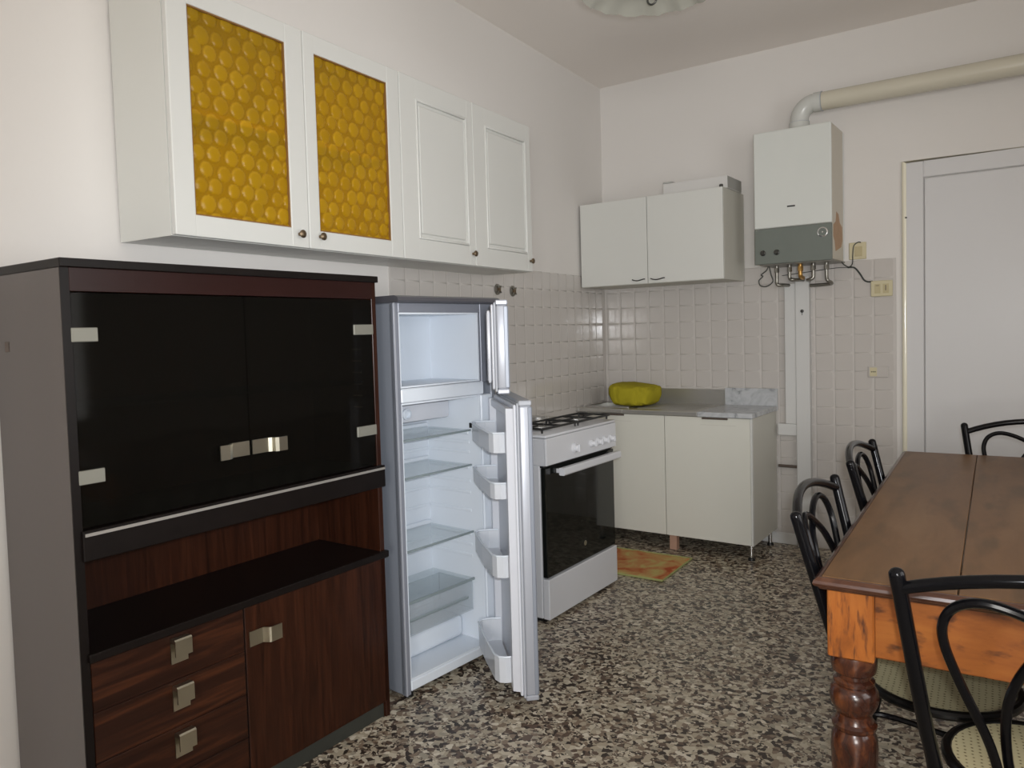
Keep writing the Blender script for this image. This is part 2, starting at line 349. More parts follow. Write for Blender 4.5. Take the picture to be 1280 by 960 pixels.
# right and rear walls with window openings
g = G()
wy0, wy1, wz0, wz1 = 0.44, 2.40, 0.84, 2.36
g.box(ROOM_X, ROOM_X + 0.14, -2.54, wy0, 0, ROOM_Z).box(ROOM_X, ROOM_X + 0.14, wy1, 4.9, 0, ROOM_Z)
g.box(ROOM_X, ROOM_X + 0.14, wy0, wy1, 0, wz0).box(ROOM_X, ROOM_X + 0.14, wy0, wy1, wz1, ROOM_Z)
struct(obj('wall_right', g, 'plaster'))
g = G()
rx0, rx1, rz0, rz1 = 2.62, 3.64, 0.86, 1.78
g.box(-0.0, rx0, ROOM_Y0 - 0.14, ROOM_Y0, 0, ROOM_Z).box(rx1, ROOM_X, ROOM_Y0 - 0.14, ROOM_Y0, 0, ROOM_Z)
g.box(rx0, rx1, ROOM_Y0 - 0.14, ROOM_Y0, 0, rz0).box(rx0, rx1, ROOM_Y0 - 0.14, ROOM_Y0, rz1, ROOM_Z)
struct(obj('wall_rear', g, 'plaster'))
w1 = G()
for a, b, c, d in ((rx0, rx0 + 0.06, rz0, rz1), (rx1 - 0.06, rx1, rz0, rz1), (rx0 + 0.06, rx1 - 0.06, rz0, rz0 + 0.06), (rx0 + 0.06, rx1 - 0.06, rz1 - 0.06, rz1), ((rx0 + rx1) / 2 - 0.04, (rx0 + rx1) / 2 + 0.04, rz0 + 0.06, rz1 - 0.06)):
    w1.box(a, b, ROOM_Y0 - 0.12, ROOM_Y0 - 0.06, c, d)
o = struct(obj('window_1', w1, 'door_white'))
for a, b in ((rx0 + 0.06, (rx0 + rx1) / 2 - 0.04), ((rx0 + rx1) / 2 + 0.04, rx1 - 0.06)):
    box('pane', 'wall_glass', o, a, b, ROOM_Y0 - 0.095, ROOM_Y0 - 0.09, rz0 + 0.06, rz1 - 0.06)
w2 = G()
ym = (wy0 + wy1) / 2
for a, b, c, d in ((wy0, wy0 + 0.06, wz0, wz1), (wy1 - 0.06, wy1, wz0, wz1), (wy0 + 0.06, wy1 - 0.06, wz0, wz0 + 0.06), (wy0 + 0.06, wy1 - 0.06, wz1 - 0.06, wz1), (ym - 0.04, ym + 0.04, wz0 + 0.06, wz1 - 0.06)):
    w2.box(ROOM_X + 0.06, ROOM_X + 0.12, a, b, c, d)
o = struct(obj('window_2', w2, 'door_white'))
for a, b in ((wy0 + 0.06, ym - 0.04), (ym + 0.04, wy1 - 0.06)):
    box('pane', 'wall_glass', o, ROOM_X + 0.09, ROOM_X + 0.095, a, b, wz0 + 0.06, wz1 - 0.06)

# tiles: each one a pillow-edged piece standing proud of the grout bed
TP, TT = 0.105, 1.6775
def tile_mesh(w):
    # glazed tile: flat plateau, softly falling rim, short straight edge; face towards +y
    g = G(); h = w / 2
    rings = [g.ring([(sx * (h - q), y, sz * (h - q)) for sx, sz in ((-1, -1), (1, -1), (1, 1), (-1, 1))]) for q, y in ((0.0, 0.0), (0.0, 0.0012), (0.0007, 0.0027), (0.0050, 0.00312), (0.0105, 0.0033))]
    g.skin(rings, True, False)
    g.b.faces.new(rings[-1])
    me_o = obj('tile', g, 'tile', None, True, 1.3); me = me_o.data
    big = max(me.polygons, key=lambda p: p.area)
    for p in me.polygons: p.use_smooth = p.index != big.index
    bpy.data.objects.remove(me_o)
    return me
def bed(name, parent, *d): return box(name, 'grout', parent, *d)
tm = tile_mesh(TP - 0.0010)
def put_tile(parent, loc, rz):
    o = bpy.data.objects.new('tile', tm); COL.objects.link(o); o.parent = parent
    o.location = loc; o.rotation_euler = (rnd.uniform(-1, 1) * 0.0035, 0, rz + rnd.uniform(-1, 1) * 0.0035)
# back wall, from the corner to the door casing; out-of-sight ones behind furniture are left out
bed('grout_bed', wb, 0.0, 1.812, -0.0050, 0.0, 0.0, TT)
for i in range(17):
    x = 0.02 + TP * (i + 0.5)
    if x > 1.80: break
    for j in range(16):
        z = TT - TP * (j + 0.5)
        if z < 0.02 or (x < 1.08 and z < 0.78): continue
        put_tile(wb, (x, -0.003, z), PI + 0.030)
# left wall
bed('grout_bed', wl, 0.0, 0.0050, 2.591, 4.845, 0.0, TT)
for i in range(21):
    y = 2.591 + TP * (i + 0.5)
    if y > 4.79: break
    for j in range(8):
        put_tile(wl, (0.003, y, TT - TP * (j + 0.5)), -PI / 2 - 0.030)

# door, casing, baseboard on the back wall (back-wall frame)
BK = ((0, ROOM_Y1, 0), BR)
def at_back(o): o.location = BK[0]; o.rotation_euler = (0, 0, BK[1]); return o
g = G().box(1.862, 1.949, -0.022, -0.001, 0, 2.183, bev=0.004).box(1.949, 2.82, -0.022, -0.001, 2.094, 2.183, bev=0.004).box(2.82, 2.907, -0.022, -0.001, 0, 2.183, bev=0.004)
d1 = at_back(struct(obj('door_1', g, 'door_white')))
box('door_leaf', 'door_white', d1, 1.953, 2.816, -0.016, -0.001, 0.008, 2.089, bev=0.003)
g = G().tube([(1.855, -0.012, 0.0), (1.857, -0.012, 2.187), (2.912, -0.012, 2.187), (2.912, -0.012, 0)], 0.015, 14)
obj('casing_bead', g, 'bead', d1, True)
box('hinge', 'dark_metal', d1, 1.858, 1.870, -0.0265, -0.0235, 1.884, 1.892)
g = G().cyl((2.77, -0.016, 1.03), (2.77, -0.07, 1.03), 0.011).cyl((2.77, -0.07, 1.03), (2.65, -0.07, 1.03), 0.010)
obj('door_handle', g, 'satin_nickel', d1, True)
bb = at_back(struct(box('baseboard_back', 'cover_white', None, 1.0, 1.272, -0.022, -0.010, 0.0, 0.068, bev=0.003)))

# ------------------------------------------------------------------ dark display cabinet
HX, HY, HR = 0.3824, 0.9755, -0.0611
h = thing('display_cabinet', 'tall dark rosewood display cabinet with smoked glass doors above drawers', 'cabinet', (HX, HY, 0), HR)
HW, HD = 1.024, 0.365
box('side_panel', 'rosewood_sheen', h, -HD, 0.0, 0.0, 0.020, 0.0, 1.508, bev=0.001)
box('front_edge', 'black_wood', h, 0.0002, 0.003, 0.0, 0.021, 0.0, 1.507)
box('side_panel', 'rosewood', h, -HD + 0.03, 0.0, HW - 0.020, HW, 0.0, 1.508, bev=0.001)
box('top_board', 'black_wood', h, -HD, 0.012, -0.004, HW + 0.004, 1.508, 1.5293, bev=0.002)
box('header_board', 'rosewood_red', h, -0.02, 0.004, 0.020, HW - 0.020, 1.452, 1.508, bev=0.001)
box('back_panel', 'rosewood', h, -0.325, -0.315, 0.020, HW - 0.020, 0.05, 1.508)
box('shelf_board', 'black_wood', h, -0.315, 0.014, 0.016, HW + 0.004, 0.808, 0.882, bev=0.002)
box('metal_strip', 'alu', h, 0.0141, 0.017, 0.020, HW, 0.868, 0.8755)
box('inner_shelf', 'smoked', h, -0.30, -0.05, 0.022, HW - 0.022, 1.165, 1.173)
for q in range(6): box('shelf_peg', 'alu', h, -0.10, -0.06, HW - 0.0235, HW - 0.0205, 1.08 + q * 0.04, 1.084 + q * 0.04)
for k, (a, b) in enumerate(((0.022, 0.4975), (0.4995, 0.975))):
    d = box('glass_door', 'smoked', h, -0.008, -0.002, a + 0.002, (b + 0.026 if k else b), 0.886, 1.449)
    ce = (0.018, 0.080) if k == 0 else (0.915, 1.003)
    for z in (1.328, 0.987):
        box('hinge_clip', 'clip', d, -0.0015, 0.006, ce[0], ce[1], z + 0.004, z + 0.038, bev=0.0015)
    # bent-strap pull: flat strip, curved rise, raised finger tab at the outer end
    s = -1 if k == 0 else 1
    y0 = 0.4935 if k == 0 else 0.5035
    pr = [(0, 0.001), (0, 0.004), (0.055, 0.004), (0.064, 0.010), (0.068, 0.020), (0.078, 0.025), (0.108, 0.025), (0.108, 0.021), (0.080, 0.021), (0.073, 0.017), (0.069, 0.008), (0.060, 0.001)]
    g = G(); g.prism([(xx, y0 + s * yy) for yy, xx in pr], 'z', 0.995, 1.036)
    obj('handle', g, 'satin_nickel', d)
# lower body: niche floor, drawers, cupboard door, plinth
box('niche_top', 'black_wood', h, -0.315, 0.016, 0.016, HW + 0.006, 0.562, 0.584, bev=0.002)
box('divider', 'black_wood', h, -0.315, -0.004, 0.447, 0.459, 0.06, 0.562)
def tab_handle(parent, y, z, vert=True):
    g = G()
    if vert:   # drawer pull: tall plate with forward-folded hook at the top
        g.prism([(0.001, z - 0.045), (0.004, z - 0.045), (0.004, z + 0.012), (0.022, z + 0.012), (0.022, z + 0.002 - 0.022), (0.026, z - 0.022), (0.026, z + 0.020), (0.022, z + 0.024), (0.004, z + 0.024), (0.001, z + 0.020)], 'y', y, y + 0.048)
    else:
        g.prism([(0.001, y), (0.004, y), (0.004, y + 0.045), (0.021, y + 0.055), (0.025, y + 0.060), (0.025, y + 0.098), (0.021, y + 0.098), (0.020, y + 0.063), (0.003, y + 0.052)], 'z', z - 0.022, z + 0.022)
    return obj('handle', g, 'satin_nickel', parent)
for k in range(4):
    z1 = 0.558 - k * 0.126
    dr = box('drawer', 'rosewood_h', h, -0.018, 0.0, 0.024, 0.450, z1 - 0.1245, z1, bev=0.0015)
    tab_handle(dr, 0.226, z1 - 0.034)
dd = box('cupboard_door', 'rosewood', h, -0.018, 0.0, 0.455, HW - 0.002, 0.054, 0.558, bev=0.0015)
tab_handle(dd, 0.466, 0.462, False)
box('plinth', 'plinth_dark', h, -0.315, -0.012, 0.020, HW - 0.008, 0.0, 0.050)
box('hole_plug', 'brown_pipe', h, -0.305, -0.285, -0.0015, 0.001, 1.312, 1.338)

# ------------------------------------------------------------------ white wall cupboards along the left wall
UX, UZ, UT = 0.2759, 1.6281, 2.3550
def knob(parent, y, z, x=UX):
    g = G().lathe([(0.006, 0.0), (0.005, 0.010), (0.013, 0.015), (0.0135, 0.019), (0.009, 0.023), (0.004, 0.024)], (x, y, z), 'x', 16)
    return obj('knob', g, 'brass_old', parent, True)
def cup_body(t, y0, y1):
    g = G()
    g.box(0.008, UX - 0.022, y0, y0 + 0.018, UZ, UT).box(0.008, UX - 0.022, y1 - 0.018, y1, UZ, UT)
    g.box(0.008, UX - 0.022, y0 + 0.018, y1 - 0.018, UZ, UZ + 0.018).box(0.008, UX - 0.022, y0 + 0.018, y1 - 0.018, UT - 0.018, UT)
    g.box(0.008, 0.014, y0 + 0.018, y1 - 0.018, UZ + 0.018, UT - 0.018)
    obj('body', g, 'cab_white', t)
    box('shelf', 'cab_white', t, 0.016, UX - 0.05, y0 + 0.019, y1 - 0.019, 2.000, 2.018)
def frame_door(y0, y1, iy0, iy1, iz0, iz1):
    g = G(); x0, x1 = UX - 0.020, UX; z0, z1 = UZ + 0.001, UT
    g.box(x0, x1, y0, iy0, z0, z1, bev=0.003, seg=2).box(x0, x1, iy1, y1, z0, z1, bev=0.003, seg=2)
    g.box(x0, x1 - 0.0005, iy0 - 0.003, iy1 + 0.003, z0, iz0, bev=0.003, seg=2).box(x0, x1 - 0.0005, iy0 - 0.003, iy1 + 0.003, iz1, z1, bev=0.003, seg=2)
    return g
def roundel_pane(parent, y0, y1, z0, z1, seed):
    r = random.Random(seed); cs = []
    row = 0; z = z0 - 0.01
    while z < z1 + 0.03:
        y = y0 - 0.03 + (0.028 if row % 2 else 0.0)
        while y < y1 + 0.03:
            cs.append((y + r.uniform(-0.006, 0.006), z + r.uniform(-0.005, 0.005), r.uniform(0.022, 0.027))); y += 0.0575
        z += 0.0495; row += 1
    cells = {}
    for c in cs: cells.setdefault((int(c[0] / 0.06), int(c[1] / 0.06)), []).append(c)
    shade = {}
    for c in cs: shade[c] = r.uniform(0.35, 1.0)
    def hgt(y, z):
        hh, tone = 0.0, 0.12; a, b = int(y / 0.06), int(z / 0.06)
        for i in (a - 1, a, a + 1):
            for j in (b - 1, b, b + 1):
                for c in cells.get((i, j), ()):
                    cy, cz, cr = c; d = math.hypot(y - cy, z - cz) / cr
                    if d < 1:
                        v = 0.0042 * (1 - d ** 2.4) ** 0.65
                        if v > hh: hh = v; tone = (0.30 + 0.55 * shade[c]) + (0.22 if 0.74 < d < 0.93 and cz - z < 0.2 * cr else 0.0)  # crescent near the upper rim painted paler, as a glint
                    elif d < 1.14 and hh <= 0: hh, tone = -0.0016, 0.0
        return hh, tone
    nu, nv = int((y1 - y0) / 0.0038), int((z1 - z0) / 0.0038)
    val = []
    def f(u, v):
        y, z = y0 + (y1 - y0) * u, z0 + (z1 - z0) * v
        q = hgt(y, z); val.append(q[1])
        return (UX - 0.013 + q[0], y, z)
    g = G().grid(f, nu, nv)
    o = obj('glass_pane', g, 'amber', parent, True, 3.0)
    at = o.data.attributes.new('dome', 'FLOAT', 'POINT'); at.data.foreach_set('value', val)
    return o
t = thing('glazed_wall_cupboard', 'white wall cupboard with two amber bottle-glass doors above dark cabinet', 'cupboard')
Y1, YM, Y2, Y3, Y4 = 1.3627, 1.8698, 2.3682, 2.873, 3.3835
cup_body(t, Y1, Y2 - 0.001)
for k, (a, b, ia, ib) in enumerate(((Y1, YM - 0.0015, 1.431, 1.793), (YM + 0.0015, Y2 - 0.002, 1.922, 2.296))):
    d = obj('door', frame_door(a, b, ia, ib, 1.692, 2.292), 'white_gloss', t)
    roundel_pane(d, ia, ib, 1.692, 2.292, 11 + k)
    g = G()
    e = 0.004
    g.box(UX - 0.013, UX - 0.004, ia, ia + e, 1.692, 2.292).box(UX - 0.013, UX - 0.004, ib - e, ib, 1.692, 2.292)
    g.box(UX - 0.013, UX - 0.004, ia + e, ib - e, 1.692, 1.696).box(UX - 0.013, UX - 0.004, ia + e, ib - e, 2.288, 2.292)
    obj('pane_bead', g, 'amber_frame', d)
    knob(d, 1.824 if k == 0 else 1.918, 1.672)
t = thing('panelled_wall_cupboard', 'white wall cupboard with two raised-panel doors and small knobs above the fridge', 'cupboard')
cup_body(t, Y2 + 0.001, Y4)
for k, (a, b) in enumerate(((Y2 + 0.002, Y3 - 0.0015), (Y3 + 0.0015, Y4))):
    ia, ib = a + 0.098, b - 0.045
    d = obj('door', frame_door(a, b, ia, ib, 1.715, 2.275), 'white_gloss', t)
    g = G().box(UX - 0.018, UX - 0.008, ia, ib, 1.715, 2.275).box(UX - 0.010, UX - 0.002, ia + 0.022, ib - 0.022, 1.737, 2.253, bev=0.0055, seg=2)
    obj('door_panel', g, 'white_gloss', d)
    g = G()
    for q in ((ia, ia + 0.010, 1.715, 2.275), (ib - 0.010, ib, 1.715, 2.275), (ia + 0.01, ib - 0.01, 1.715, 1.725), (ia + 0.01, ib - 0.01, 2.265, 2.275)):
        g.box(UX - 0.010, UX + 0.004, *q, bev=0.003, seg=2)
    obj('moulding', g, 'white_gloss', d, True, 0.8)
    knob(d, b - 0.024, 1.681)

# ------------------------------------------------------------------ fridge freezer
FX, FY, FRt = 0.438, 2.0934, -0.1411
f = thing('fridge_freezer', 'silver two-door fridge freezer standing with both doors open', 'fridge', (FX, FY, 0), FRt)
FW, FD = 0.545, 0.355
c0, c1 = 0.030, 0.455
g = G()
g.box(-FD, 0, 0.0, 0.022, 0.02, 1.443, bev=0.004).box(-FD, 0, FW - 0.030, FW, 0.02, 1.443, bev=0.004)
g.box(-FD, 0, 0.022, FW - 0.03, 1.412, 1.443).box(-FD, -0.34, 0.022, FW - 0.03, 0.02, 1.412).box(-FD, -0.02, 0.022, FW - 0.03, 0.02, 0.045)
obj('body', g, 'fridge_silver', f)
g = G().box(-0.02, 0.003, 0.0, c0 - 0.006, 0.02, 1.443, bev=0.002).box(-0.02, 0.003, c1 + 0.002, FW, 1.13, 1.443, bev=0.002).box(-0.02, 0.003, c0 - 0.006, c1 + 0.002, 1.408, 1.443, bev=0.002)
obj('front_flange', g, 'fridge_flange', f)
box('edge_strip', 'fridge_edge', f, 0.003, 0.0045, 0.0, 0.006, 0.02, 1.443)  # paler strip painted in as the thin highlight along the front corner
# top cap with rounded front
g = G().prism([(-FD, 1.4435), (0.030, 1.4435), (0.034, 1.450), (0.030, 1.462), (0.015, 1.468), (-FD, 1.468)], 'y', -0.004, FW + 0.004)
obj('top_cap', g, 'fridge_cap', f)
def liner(name, y0, y1, z0, z1, depth, m='fridge_white', bow=0.0):
    g = G(); q = 0.006
    g.box(-depth, -0.001, y0 - q, y0, z0, z1).box(-depth, -0.001, y1, y1 + q, z0, z1)
    g.box(-depth, -0.001, y0 - q, y1 + q, z1, z1 + q).box(-depth, -0.001, y0 - q, y1 + q, z0 - q, z0)
    g.box(-depth - q, -depth, y0 - q, y1 + q, z0 - q, z1 + q)
    return obj(name, g, m, f)
liner('freezer_liner', c0, c1 - 0.012, 1.142, 1.402, 0.27)
liner('fridge_liner', c0, c1 - 0.012, 0.075, 1.075, 0.30)
box('divider', 'fridge_white', f, -0.30, 0.004, c0 - 0.005, c1 + 0.012, 1.082, 1.134, bev=0.004)
box('right_frame', 'fridge_white', f, -0.30, 0.002, c1 - 0.004, FW - 0.032, 0.045, 1.08, bev=0.004)
box('bottom_sill', 'fridge_white', f, -0.30, 0.004, c0 - 0.005, FW - 0.032, 0.030, 0.068, bev=0.004)
# freezer back-wall rib and hook
g = G().box(-0.268, -0.262, c0 + 0.01, c0 + 0.24, 1.262, 1.272, bev=0.002).lathe([(0.012, 0), (0.010, 0.012), (0.003, 0.014)], (-0.268, c0 + 0.235, 1.280), 'x', 12)
obj('freezer_rib', g, 'fridge_white', f, True)
# lamp housing with dial, sensor
g = G().box(-0.296, -0.16, c0 + 0.004, c1 - 0.02, 0.985, 1.055, bev=0.010, seg=2)
lh = obj('lamp_housing', g, 'fridge_door_in', f, True)
g = G().lathe([(0.022, 0.0), (0.022, 0.010), (0.016, 0.013), (0.013, 0.005), (0.0, 0.005)], (-0.160, c0 + 0.16, 1.02), 'x', 20)
obj('dial', g, 'fridge_white', lh, True)
box('light_switch', 'black', f, -0.055, -0.045, c1 - 0.018, c1 - 0.0125, 0.945, 0.965)
for z in (0.934, 0.793, 0.520):
    s = box('glass_shelf', 'clear', f, -0.295, -0.052, c0 + 0.006, c1 - 0.018, z, z + 0.005)
    box('shelf_edge', 'clear_edge', s, -0.052, -0.046, c0 + 0.006, c1 - 0.018, z - 0.001, z + 0.006)
    g = G().box(-0.292, -0.06, c1 - 0.022, c1 - 0.0125, z - 0.016, z - 0.002, bev=0.003).box(-0.296, -0.28, c0 + 0.01, c1 - 0.03, z + 0.006, z + 0.024, bev=0.004)
    obj('shelf_runner', g, 'fridge_white', s)
for z in (0.88, 0.84, 0.72, 0.675, 0.60, 0.46, 0.415):
    box('liner_rib', 'fridge_white', f, -0.299, -0.06, c1 - 0.0155, c1 - 0.0121, z, z + 0.012, bev=0.0015)
    box('liner_rib', 'fridge_white', f, -0.2995, -0.296, c0 + 0.01, c1 - 0.02, z, z + 0.012, bev=0.0015)
# crisper drawer with glass lid
cr = box('crisper_lid', 'clear', f, -0.29, -0.055, c0 + 0.006, c1 - 0.018, 0.326, 0.331)
box('lid_edge', 'clear_edge', cr, -0.055, -0.049, c0 + 0.006, c1 - 0.018, 0.324, 0.333)
g = G().box(-0.062, -0.058, c0 + 0.008, c1 - 0.022, 0.205, 0.318, bev=0.001).box(-0.25, -0.062, c0 + 0.008, c0 + 0.012, 0.205, 0.318).box(-0.25, -0.062, c1 - 0.026, c1 - 0.022, 0.205, 0.318)
g.box(-0.25, -0.246, c0 + 0.012, c1 - 0.026, 0.205, 0.318).box(-0.25, -0.058, c0 + 0.008, c1 - 0.022, 0.200, 0.205)
dw_ = obj('crisper_drawer', g, 'clear_plastic', f)
g = G().prism([(-0.058, 0.262), (-0.050, 0.266), (-0.046, 0.262), (-0.050, 0.256), (-0.058, 0.254)], 'y', c0 + 0.03, c1 - 0.06)
obj('drawer_grip', g, 'clear_edge', dw_)
# compressor step in the bottom
g = G().box(-0.294, -0.12, c0 + 0.004, c1 - 0.016, 0.076, 0.165, bev=0.020, seg=3)
obj('compressor_step', g, 'fridge_white', f, True)
# doors (built along +x from the hinge, inner face towards -y)
def door_root(name, ang, hx, hy):
    o = bpy.data.objects.new(name, None); COL.objects.link(o); o.parent = f
    a = math.radians(ang); o.location = (hx, hy, 0); o.rotation_euler = (0, 0, math.atan2(-math.cos(a), math.sin(a)))
    return o
def fridge_door(name, ang, L, z0, z1, th):
    # a slim silver skin carries the gasket, the white liner and the bins
    root = obj(name, G().box(0.0, L, 0.012, th, z0 + 0.018, z1 - 0.018, bev=0.006, seg=2), 'fridge_edge', f, True, 0.9)
    a = math.radians(ang); root.location = (0.005, 0.53, 0); root.rotation_euler = (0, 0, math.atan2(-math.cos(a), math.sin(a)))
    for za, zb in ((z1 - 0.018, z1), (z0, z0 + 0.018)):
        obj('end_cap', G().box(-0.001, L + 0.001, 0.010, th + 0.001, za, zb, bev=0.004), 'gasket' if za > z0 and name == 'fridge_door' else 'fridge_edge', root)
    obj('outer_skin', G().box(0.004, L + 0.0015, th - 0.016, th + 0.002, z0 + 0.02, z1 - 0.02, bev=0.004), 'fridge_silver', root)
    obj('gasket', G().box(0.006, L - 0.006, 0.004, 0.012, z0 + 0.008, z1 - 0.008, bev=0.002), 'gasket', root)
    return root
fd = fridge_door('freezer_door', 41.0, 0.50, 1.115, 1.438, 0.052)
g = G().box(0.015, 0.485, -0.006, 0.004, 1.13, 1.424, bev=0.004).box(0.04, 0.46, -0.022, -0.006, 1.15, 1.405, bev=0.012, seg=2)
obj('door_liner', g, 'fridge_door_in', fd, True, 0.7)
rd = fridge_door('fridge_door', 48.5, 0.53, 0.048, 1.092, 0.055)
g = G().box(0.012, 0.518, -0.006, 0.004, 0.062, 1.078, bev=0.003)
# moulded liner: raised side ridges with scooped sides, cross ridge at the top
zs = [0.07, 1.07]
def ridge(u0, u1, d, z0, z1): g.prism([(u0, -0.006), (u0 + (0.012 if u1 > u0 else -0.012), -0.006 - d), (u1 - (0.012 if u1 > u0 else -0.012), -0.006 - d), (u1, -0.006)], 'z', z0, z1)
ridge(0.445, 0.512, 0.024, 0.075, 1.065)
ridge(0.018, 0.075, 0.024, 0.075, 1.065)
g.box(0.075, 0.445, -0.026, -0.006, 1.035, 1.065, bev=0.004)
obj('door_liner', g, 'fridge_door_in', rd, False)
def door_bin(zb, zt, d0=0.106, d1=0.078):
    g = G(); w = 0.004
    out = [(0.080, -0.012), (0.074, -0.05), (0.080, -d0 + 0.015), (0.10, -d0), (0.25, -(d0 + d1) / 2 - 0.006), (0.420, -d1 - 0.003), (0.446, -d1 + 0.010), (0.455, -d1 + 0.030), (0.455, -0.012)]
    inn = [(0.080 + w, -0.012), (0.074 + w, -0.05), (0.083 + w, -d0 + 0.018), (0.102, -d0 + w), (0.25, -(d0 + d1) / 2 - 0.006 + w), (0.417, -d1 - 0.003 + w), (0.446 - w, -d1 + 0.013), (0.455 - w, -d1 + 0.031), (0.455 - w, -0.012)]
    rings = [g.ring([(u, n, z) for u, n in P]) for P, z in ((inn, zb + w), (inn, zt), (out, zt), (out, zb))]
    g.skin(rings, False, False)
    g.b.faces.new(rings[0]); g.b.faces.new(rings[3])
    o = obj('door_bin', g, 'bin_plastic', rd, False)
    # thin rail along the lip
    g = G().tube([(u, n, zt + 0.003) for u, n in out], 0.0035, 8); obj('bin_rail', g, 'fridge_white', o, True)
    return o
for zb, zt in ((0.905, 0.972), (0.742, 0.795), (0.462, 0.536)): door_bin(zb, zt)
door_bin(0.085, 0.175, 0.104, 0.080)
for x in (-0.03, -0.30):
    for y in (0.04, 0.49): obj('foot', G().cyl((x, y, 0.0), (x, y, 0.021), 0.018, 12), 'black', f, True)

# ------------------------------------------------------------------ gas cooker
k_ = thing('gas_cooker', 'white freestanding gas cooker with black glass oven door', 'cooker', (0.5431, 2.9752, 0), -0.0639)
KW, KD = 0.666, 0.50
g = G().box(-KD, -0.030, 0.0, KW, 0.02, 0.720, bev=0.003).box(-KD, -0.002, 0.0, KW, 0.720, 0.845, bev=0.003)
obj('body', g, 'enamel', k_)
cp = box('control_panel', 'enamel', k_, -0.001, 0.012, -0.004, KW + 0.002, 0.722, 0.846, bev=0.004, seg=2)
for y, r in ((0.242, 0.024), (0.405, 0.019), (0.470, 0.019), (0.535, 0.019), (0.600, 0.019)):
    g = G().lathe([(r, 0.0), (r, 0.006), (r * 0.72, 0.010), (r * 0.66, 0.022), (r * 0.5, 0.026), (0.0, 0.026)], (0.012, y, 0.772), 'x', 20)
    kb = obj('knob', g, 'enamel', cp, True)
    box('knob_fin', 'enamel', kb, 0.034, 0.046, y - 0.005, y + 0.005, 0.772 - r * 0.75, 0.772 + r * 0.75, bev=0.002)
    box('tick_mark', 'gasket', kb, 0.0461, 0.0465, y - 0.001, y + 0.001, 0.772 + r * 0.3, 0.772 + r * 0.7)
od = box('oven_door', 'oven_glass', k_, -0.028, -0.002, 0.006, KW - 0.004, 0.208, 0.709, bev=0.003)
box('door_gap', 'black', k_, -0.029, -0.012, 0.004, KW - 0.002, 0.7105, 0.7205)
g = G().prism([(0.022, 0.672), (0.026, 0.668), (0.047, 0.668), (0.052, 0.674), (0.052, 0.698), (0.047, 0.703), (0.026, 0.703), (0.022, 0.699)], 'y', 0.085, KW - 0.022)
g.box(-0.002, 0.030, 0.100, 0.125, 0.676, 0.695).box(-0.002, 0.030, KW - 0.06, KW - 0.035, 0.676, 0.695)
obj('oven_handle', g, 'enamel', od)
g = G().lathe([(0.0125, 0), (0.0125, 0.001), (0.0, 0.001)], (-0.002, 0.350, 0.290), 'x', 20)
obj('maker_badge', g, 'satin_nickel', od)
box('warming_drawer', 'enamel', k_, -0.028, 0.006, 0.002, KW - 0.002, 0.018, 0.202, bev=0.003)
box('kick_recess', 'black', k_, -KD + 0.02, -0.04, 0.02, KW - 0.02, 0.0, 0.019)
hp = obj('hob_plate', G().box(-KD, 0.010, -0.003, KW + 0.003, 0.847, 0.8605, bev=0.005, seg=2), 'enamel', k_, True, 0.7)
obj('hob_tray', G().box(-KD + 0.01, -0.26, 0.012, KW - 0.012, 0.860, 0.864, bev=0.002), 'enamel_top', hp)
for x, y, r in ((-0.13, 0.16, 0.045), (-0.13, 0.50, 0.036), (-0.36, 0.16, 0.036), (-0.36, 0.50, 0.045)):
    g = G().lathe([(r + 0.012, 0.8645), (r + 0.010, 0.870), (r, 0.872), (r, 0.877), (r * 0.75, 0.880), (0.0, 0.880)], (x, y, 0), 'z', 24)
    obj('burner', g, 'burner', k_, True)
for y0, y1 in ((0.015, 0.328), (0.336, 0.650)):
    g = G(); zz = 0.886; x0, x1 = -0.200, -0.016
    loop = smooth_path([(x0, y0 + 0.02, zz), (x0 + 0.0, y1 - 0.02, zz), (x0 + 0.02, y1, zz), (x1 - 0.02, y1, zz), (x1, y1 - 0.02, zz), (x1, y0 + 0.02, zz), (x1 - 0.02, y0, zz), (x0 + 0.02, y0, zz)], 4, True)
    g.tube(loop, 0.0055, 8, closed=True)
    ym_ = (y0 + y1) / 2
    for a, b in (((x0, ym_, zz), (x0 + 0.09, ym_, zz)), ((x1, ym_, zz), (x1 - 0.09, ym_, zz)), (((x0 + x1) / 2, y0, zz), ((x0 + x1) / 2, y0 + 0.10, zz)), (((x0 + x1) / 2, y1, zz), ((x0 + x1) / 2, y1 - 0.10, zz))):
        g.cyl(a, b, 0.005, 8)
    for x in (x0 + 0.01, x1 - 0.01):
        for y in (y0 + 0.01, y1 - 0.01): g.cyl((x, y, 0.8645), (x, y, zz), 0.005, 8)
    obj('pan_support', g, 'iron', k_, True)

